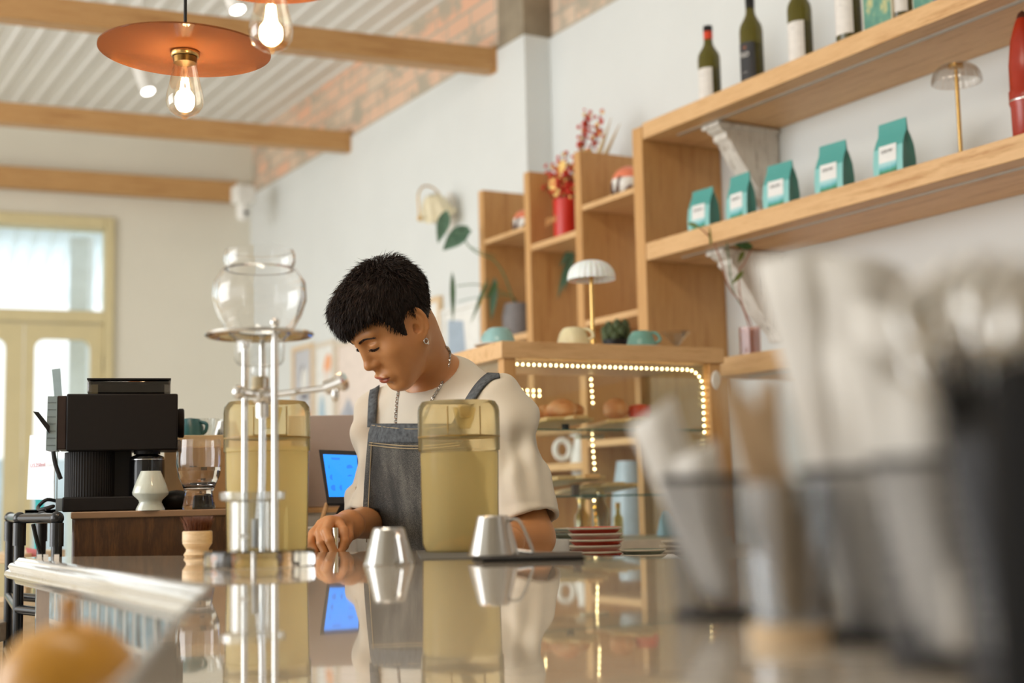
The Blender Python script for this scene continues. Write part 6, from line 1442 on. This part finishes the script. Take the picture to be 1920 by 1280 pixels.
def chain(name, pts):
    L_ = cr([V((a, b, 0)) for a, b in pts], 10); P3 = [march(a.x, a.y, body_u, .0022) for a in L_]; P3 = [p_ for p_ in P3 if p_ is not None]
    out = []; step = .0046; acc = 0; m = MB(); k_ = 0
    for a, b in zip(P3, P3[1:]):
        Ls = (b - a).length
        if Ls > .05: continue
        while acc < Ls:
            c_ = a.lerp(b, acc / Ls); d = (b - a).normalized(); s_ = d.cross(vd).normalized(); w_ = d.cross(s_)
            q_ = (s_ if k_ % 2 else (s_ + w_).normalized())
            m.tube([c_ + d * .0036 * math.cos(t_) + q_ * .0023 * math.sin(t_) for t_ in [i * 1.0472 for i in range(6)]], .00085, closed=True, n=4); acc += step; k_ += 1
        acc -= Ls
    m.build(name, M_['steel'], man, world=True, smooth=60)
chain('necklace_chain', [(838, 650), (844, 662), (839, 690), (826, 722), (812, 745), (801, 768), (790, 792)])
chain('necklace_chain', [(747, 729), (744, 750), (742, 775), (741, 797)])
# hair
def hairline(x, y):
    ax = np.abs(x)
    front = .054 + .019 * np.clip((x + .015) / .04, 0, 1) + .2 * np.maximum(ax - .05, 0)                       # fringe
    side = .024 + .010 * np.clip((.030 - y) / .012, 0, 1); back = -.040
    t = np.clip((.062 - y) / .02, 0, 1); h_ = front * (1 - t) + side * t
    burn = np.exp(-((y - .036) / .009) ** 2) * .034; h_ = h_ - burn * (ax > .03)
    t2 = np.clip((.000 - y) / .02, 0, 1); h_ = h_ * (1 - t2) + back * t2
    return h_
def hair(x, y, z):
    d = skull(x, y, z); top_ = np.clip((z - .01) / .10, 0, 1)
    thick = .004 + .012 * top_ + .012 * np.clip((y - .01) / .06, 0, 1) * np.clip((z - .03) / .04, 0, 1) + .0025 * np.sin(x * 140 + z * 60) * np.sin(y * 120 + z * 90) * top_
    return smax(d - thick, (hairline(x, y) - z) * .8, .006)
hm = NT('black_hair'); hm.L(hm.ramp(hm.noise(hm.co((1, 1, 1)), 120, 2), [(.3, srgb(20, 13, 10)), (.7, srgb(40, 27, 20))]), hm.b.inputs['Base Color']); hm.set(Roughness=.6, Specular_IOR_Level=.25); hm = hm.m
v, q = surfnets(hair, (-.11, -.135, -.07), (.11, .135, .165), .003)
hw = v @ np.array(HM.to_3x3()).T + np.array(HM.translation) - np.array(man.location)
ho = obj('hair', npmesh('hair', hw, q, hm), man); ho['label'] = 'short tousled black hair with a fringe'
rs = np.random.RandomState(7); f = q[rs.randint(0, len(q), 9500)]; w_ = rs.rand(len(f), 1); pts = v[f[:, 0]] * w_ + v[f[:, 2]] * (1 - w_)
g = lambda p_: (skull(*[p_[:, 0] + (k_ == 0) * .001, p_[:, 1] + (k_ == 1) * .001, p_[:, 2] + (k_ == 2) * .001]) for k_ in range(3))
b0 = skull(pts[:, 0], pts[:, 1], pts[:, 2]); nrm = np.stack([gg - b0 for gg in g(pts)], 1); nrm /= np.linalg.norm(nrm, axis=1)[:, None] + 1e-9
crown = np.array([.0, -.045, .125]); dr_ = pts - crown; dr_[:, 1] += np.where(pts[:, 1] > -.03, .05, 0); dr_ -= nrm * (dr_ * nrm).sum(1)[:, None]; dr_ /= np.linalg.norm(dr_, axis=1)[:, None] + 1e-9
zt_h = np.clip((pts[:, 2] - .0) / .11, 0, 1); near = np.exp(-(np.linalg.norm(pts - crown, axis=1) / .035) ** 2)
fr_h = (pts[:, 1] > .05) & (pts[:, 2] < .085)
L_ = .009 + .020 * zt_h - .003 * fr_h; lift = .25 + .35 * zt_h + .8 * near; lift = np.where(fr_h, .12, lift)
rn = rs.normal(0, .22, (len(f), 3)); cl_ = np.stack([np.sin(pts @ np.array([90, 40, 60.]) + k_ * 2) for k_ in range(3)], 1) * .25
d1 = dr_ + nrm * lift[:, None] + rn + cl_ * zt_h[:, None]; d1 /= np.linalg.norm(d1, axis=1)[:, None]; d2_ = dr_ * 1.0 + nrm * (lift * .2)[:, None] + rn * 1.2 + np.array([0, 0, -.15]); d2_ /= np.linalg.norm(d2_, axis=1)[:, None]
base_ = pts - nrm * .002; mid_ = base_ + d1 * (L_ * .55)[:, None]; tip_ = mid_ + d2_ * (L_ * .5)[:, None]
tg = np.cross(d1, rs.normal(size=(len(f), 3))); tg /= np.linalg.norm(tg, axis=1)[:, None]; bi = np.cross(d1, tg)
rad = .00075; vs = []
for k_, (c_, r_) in enumerate(((base_, 1.0), (mid_, .8))):
    for a in (0, 2.094, 4.189): vs.append(c_ + (tg * math.cos(a) + bi * math.sin(a)) * rad * r_)
vs.append(tip_); n = len(f); hv_ = np.stack(vs, 1).reshape(-1, 3); bb = np.arange(n)[:, None] * 7
fcs = [tuple(r) for a, b_, c_, d in ((0, 1, 4, 3), (1, 2, 5, 4), (2, 0, 3, 5)) for r in (bb + np.array([a, b_, c_, d])).tolist()] + [tuple(r) for a, b_, c_ in ((3, 4, 6), (4, 5, 6), (5, 3, 6)) for r in (bb + np.array([a, b_, c_])).tolist()]
hv_ = hv_ @ np.array(HM.to_3x3()).T + np.array(HM.translation) - np.array(man.location)
me = bpy.data.meshes.new('hair_strands'); me.from_pydata(hv_.tolist(), [], fcs); me.materials.append(hm); so = obj('hair_strands', me, ho)
strap('apron_strap', [(696, 800), (697, 770), (699, 742), (705, 716)], 7.5)
strap('apron_strap', [(846, 812), (862, 780), (880, 748), (898, 722), (918, 704), (936, 699)], 7)
# spoon handle held in the fingers
m = MB(); m.tube([P(629, 990, 2.47), P(630, 1016, 2.465), P(631, 1048, 2.46)], [.0055, .0045, .003], n=14); o = m.build('steel_tool', M_['chrome'], None); tag(o, 'slim polished steel tool held upright in the fingers of the man', 'tool')
t = thing('black_scale', 'flat black scale on the work bench under the hand of the man', 'scale', (-.36, 2.5, 0))
q = P(600, 1037, 2.5); MB().bx((P(566, 1037, 2.5).x, 2.42, q.z - .04), (P(690, 1037, 2.5).x, 2.6, q.z - .002)).build('platform', M_['black'], t, world=True, bev=.004)
t = thing('prep_table', 'narrow preparation table directly behind the bar', 'table', (-.3, 2.5, 0)); MB().bx((-.48, 2.40, 0), (.10, 2.56, q.z - .041)).build('table_body', M_['white'], t, world=True)
# ------------------------------------------------------------------ daylight and exposure
w = bpy.data.worlds.new('daylight'); sc.world = w; w.use_nodes = True; nt = w.node_tree; bg = nt.nodes['Background']
tc = nt.nodes.new('ShaderNodeTexCoord'); sp = nt.nodes.new('ShaderNodeSeparateXYZ'); rp = nt.nodes.new('ShaderNodeValToRGB'); nt.links.new(tc.outputs['Generated'], sp.inputs[0]); nt.links.new(sp.outputs[2], rp.inputs[0])
rp.color_ramp.elements[0].position = .0; rp.color_ramp.elements[0].color = (.86, .82, .76, 1); rp.color_ramp.elements[1].position = .25; rp.color_ramp.elements[1].color = (.93, .97, 1.0, 1)
nt.links.new(rp.outputs[0], bg.inputs[0]); bg.inputs[1].default_value = 1.3
def area(name, loc, target, sx, sy, e, c):
    l = bpy.data.lights.new(name, 'AREA'); l.shape = 'RECTANGLE'; l.size = sx; l.size_y = sy; l.energy = e; l.color = c
    o = bpy.data.objects.new(name, l); col.objects.link(o); o.location = loc; o.rotation_euler = (V(target) - V(loc)).to_track_quat('-Z', 'Y').to_euler(); return o
area('shopfront_daylight', (-5.2, 2.2, 2.0), (-.4, 6.0, 1.5), 4.0, 2.6, 105, (.94, .97, 1.0))
area('warm_overhead_fill', (-.6, 1.3, 3.38), (.2, 3.4, 1.0), 1.6, .4, 16, (1.0, .88, .72))  # added warm fill from overhead, not an actual tube fixture
sc.view_settings.view_transform = 'Standard'; sc.view_settings.look = 'None'; sc.view_settings.gamma = 1; sc.view_settings.exposure = .62; sc.view_settings.use_curve_mapping = False
sc.cycles.use_denoising = True; sc.cycles.max_bounces = 12; sc.cycles.transparent_max_bounces = 32; sc.cycles.glossy_bounces = 6; sc.cycles.transmission_bounces = 10; sc.cycles.caustics_refractive = False; sc.cycles.caustics_reflective = False
sc.cycles.sample_clamp_indirect = 6
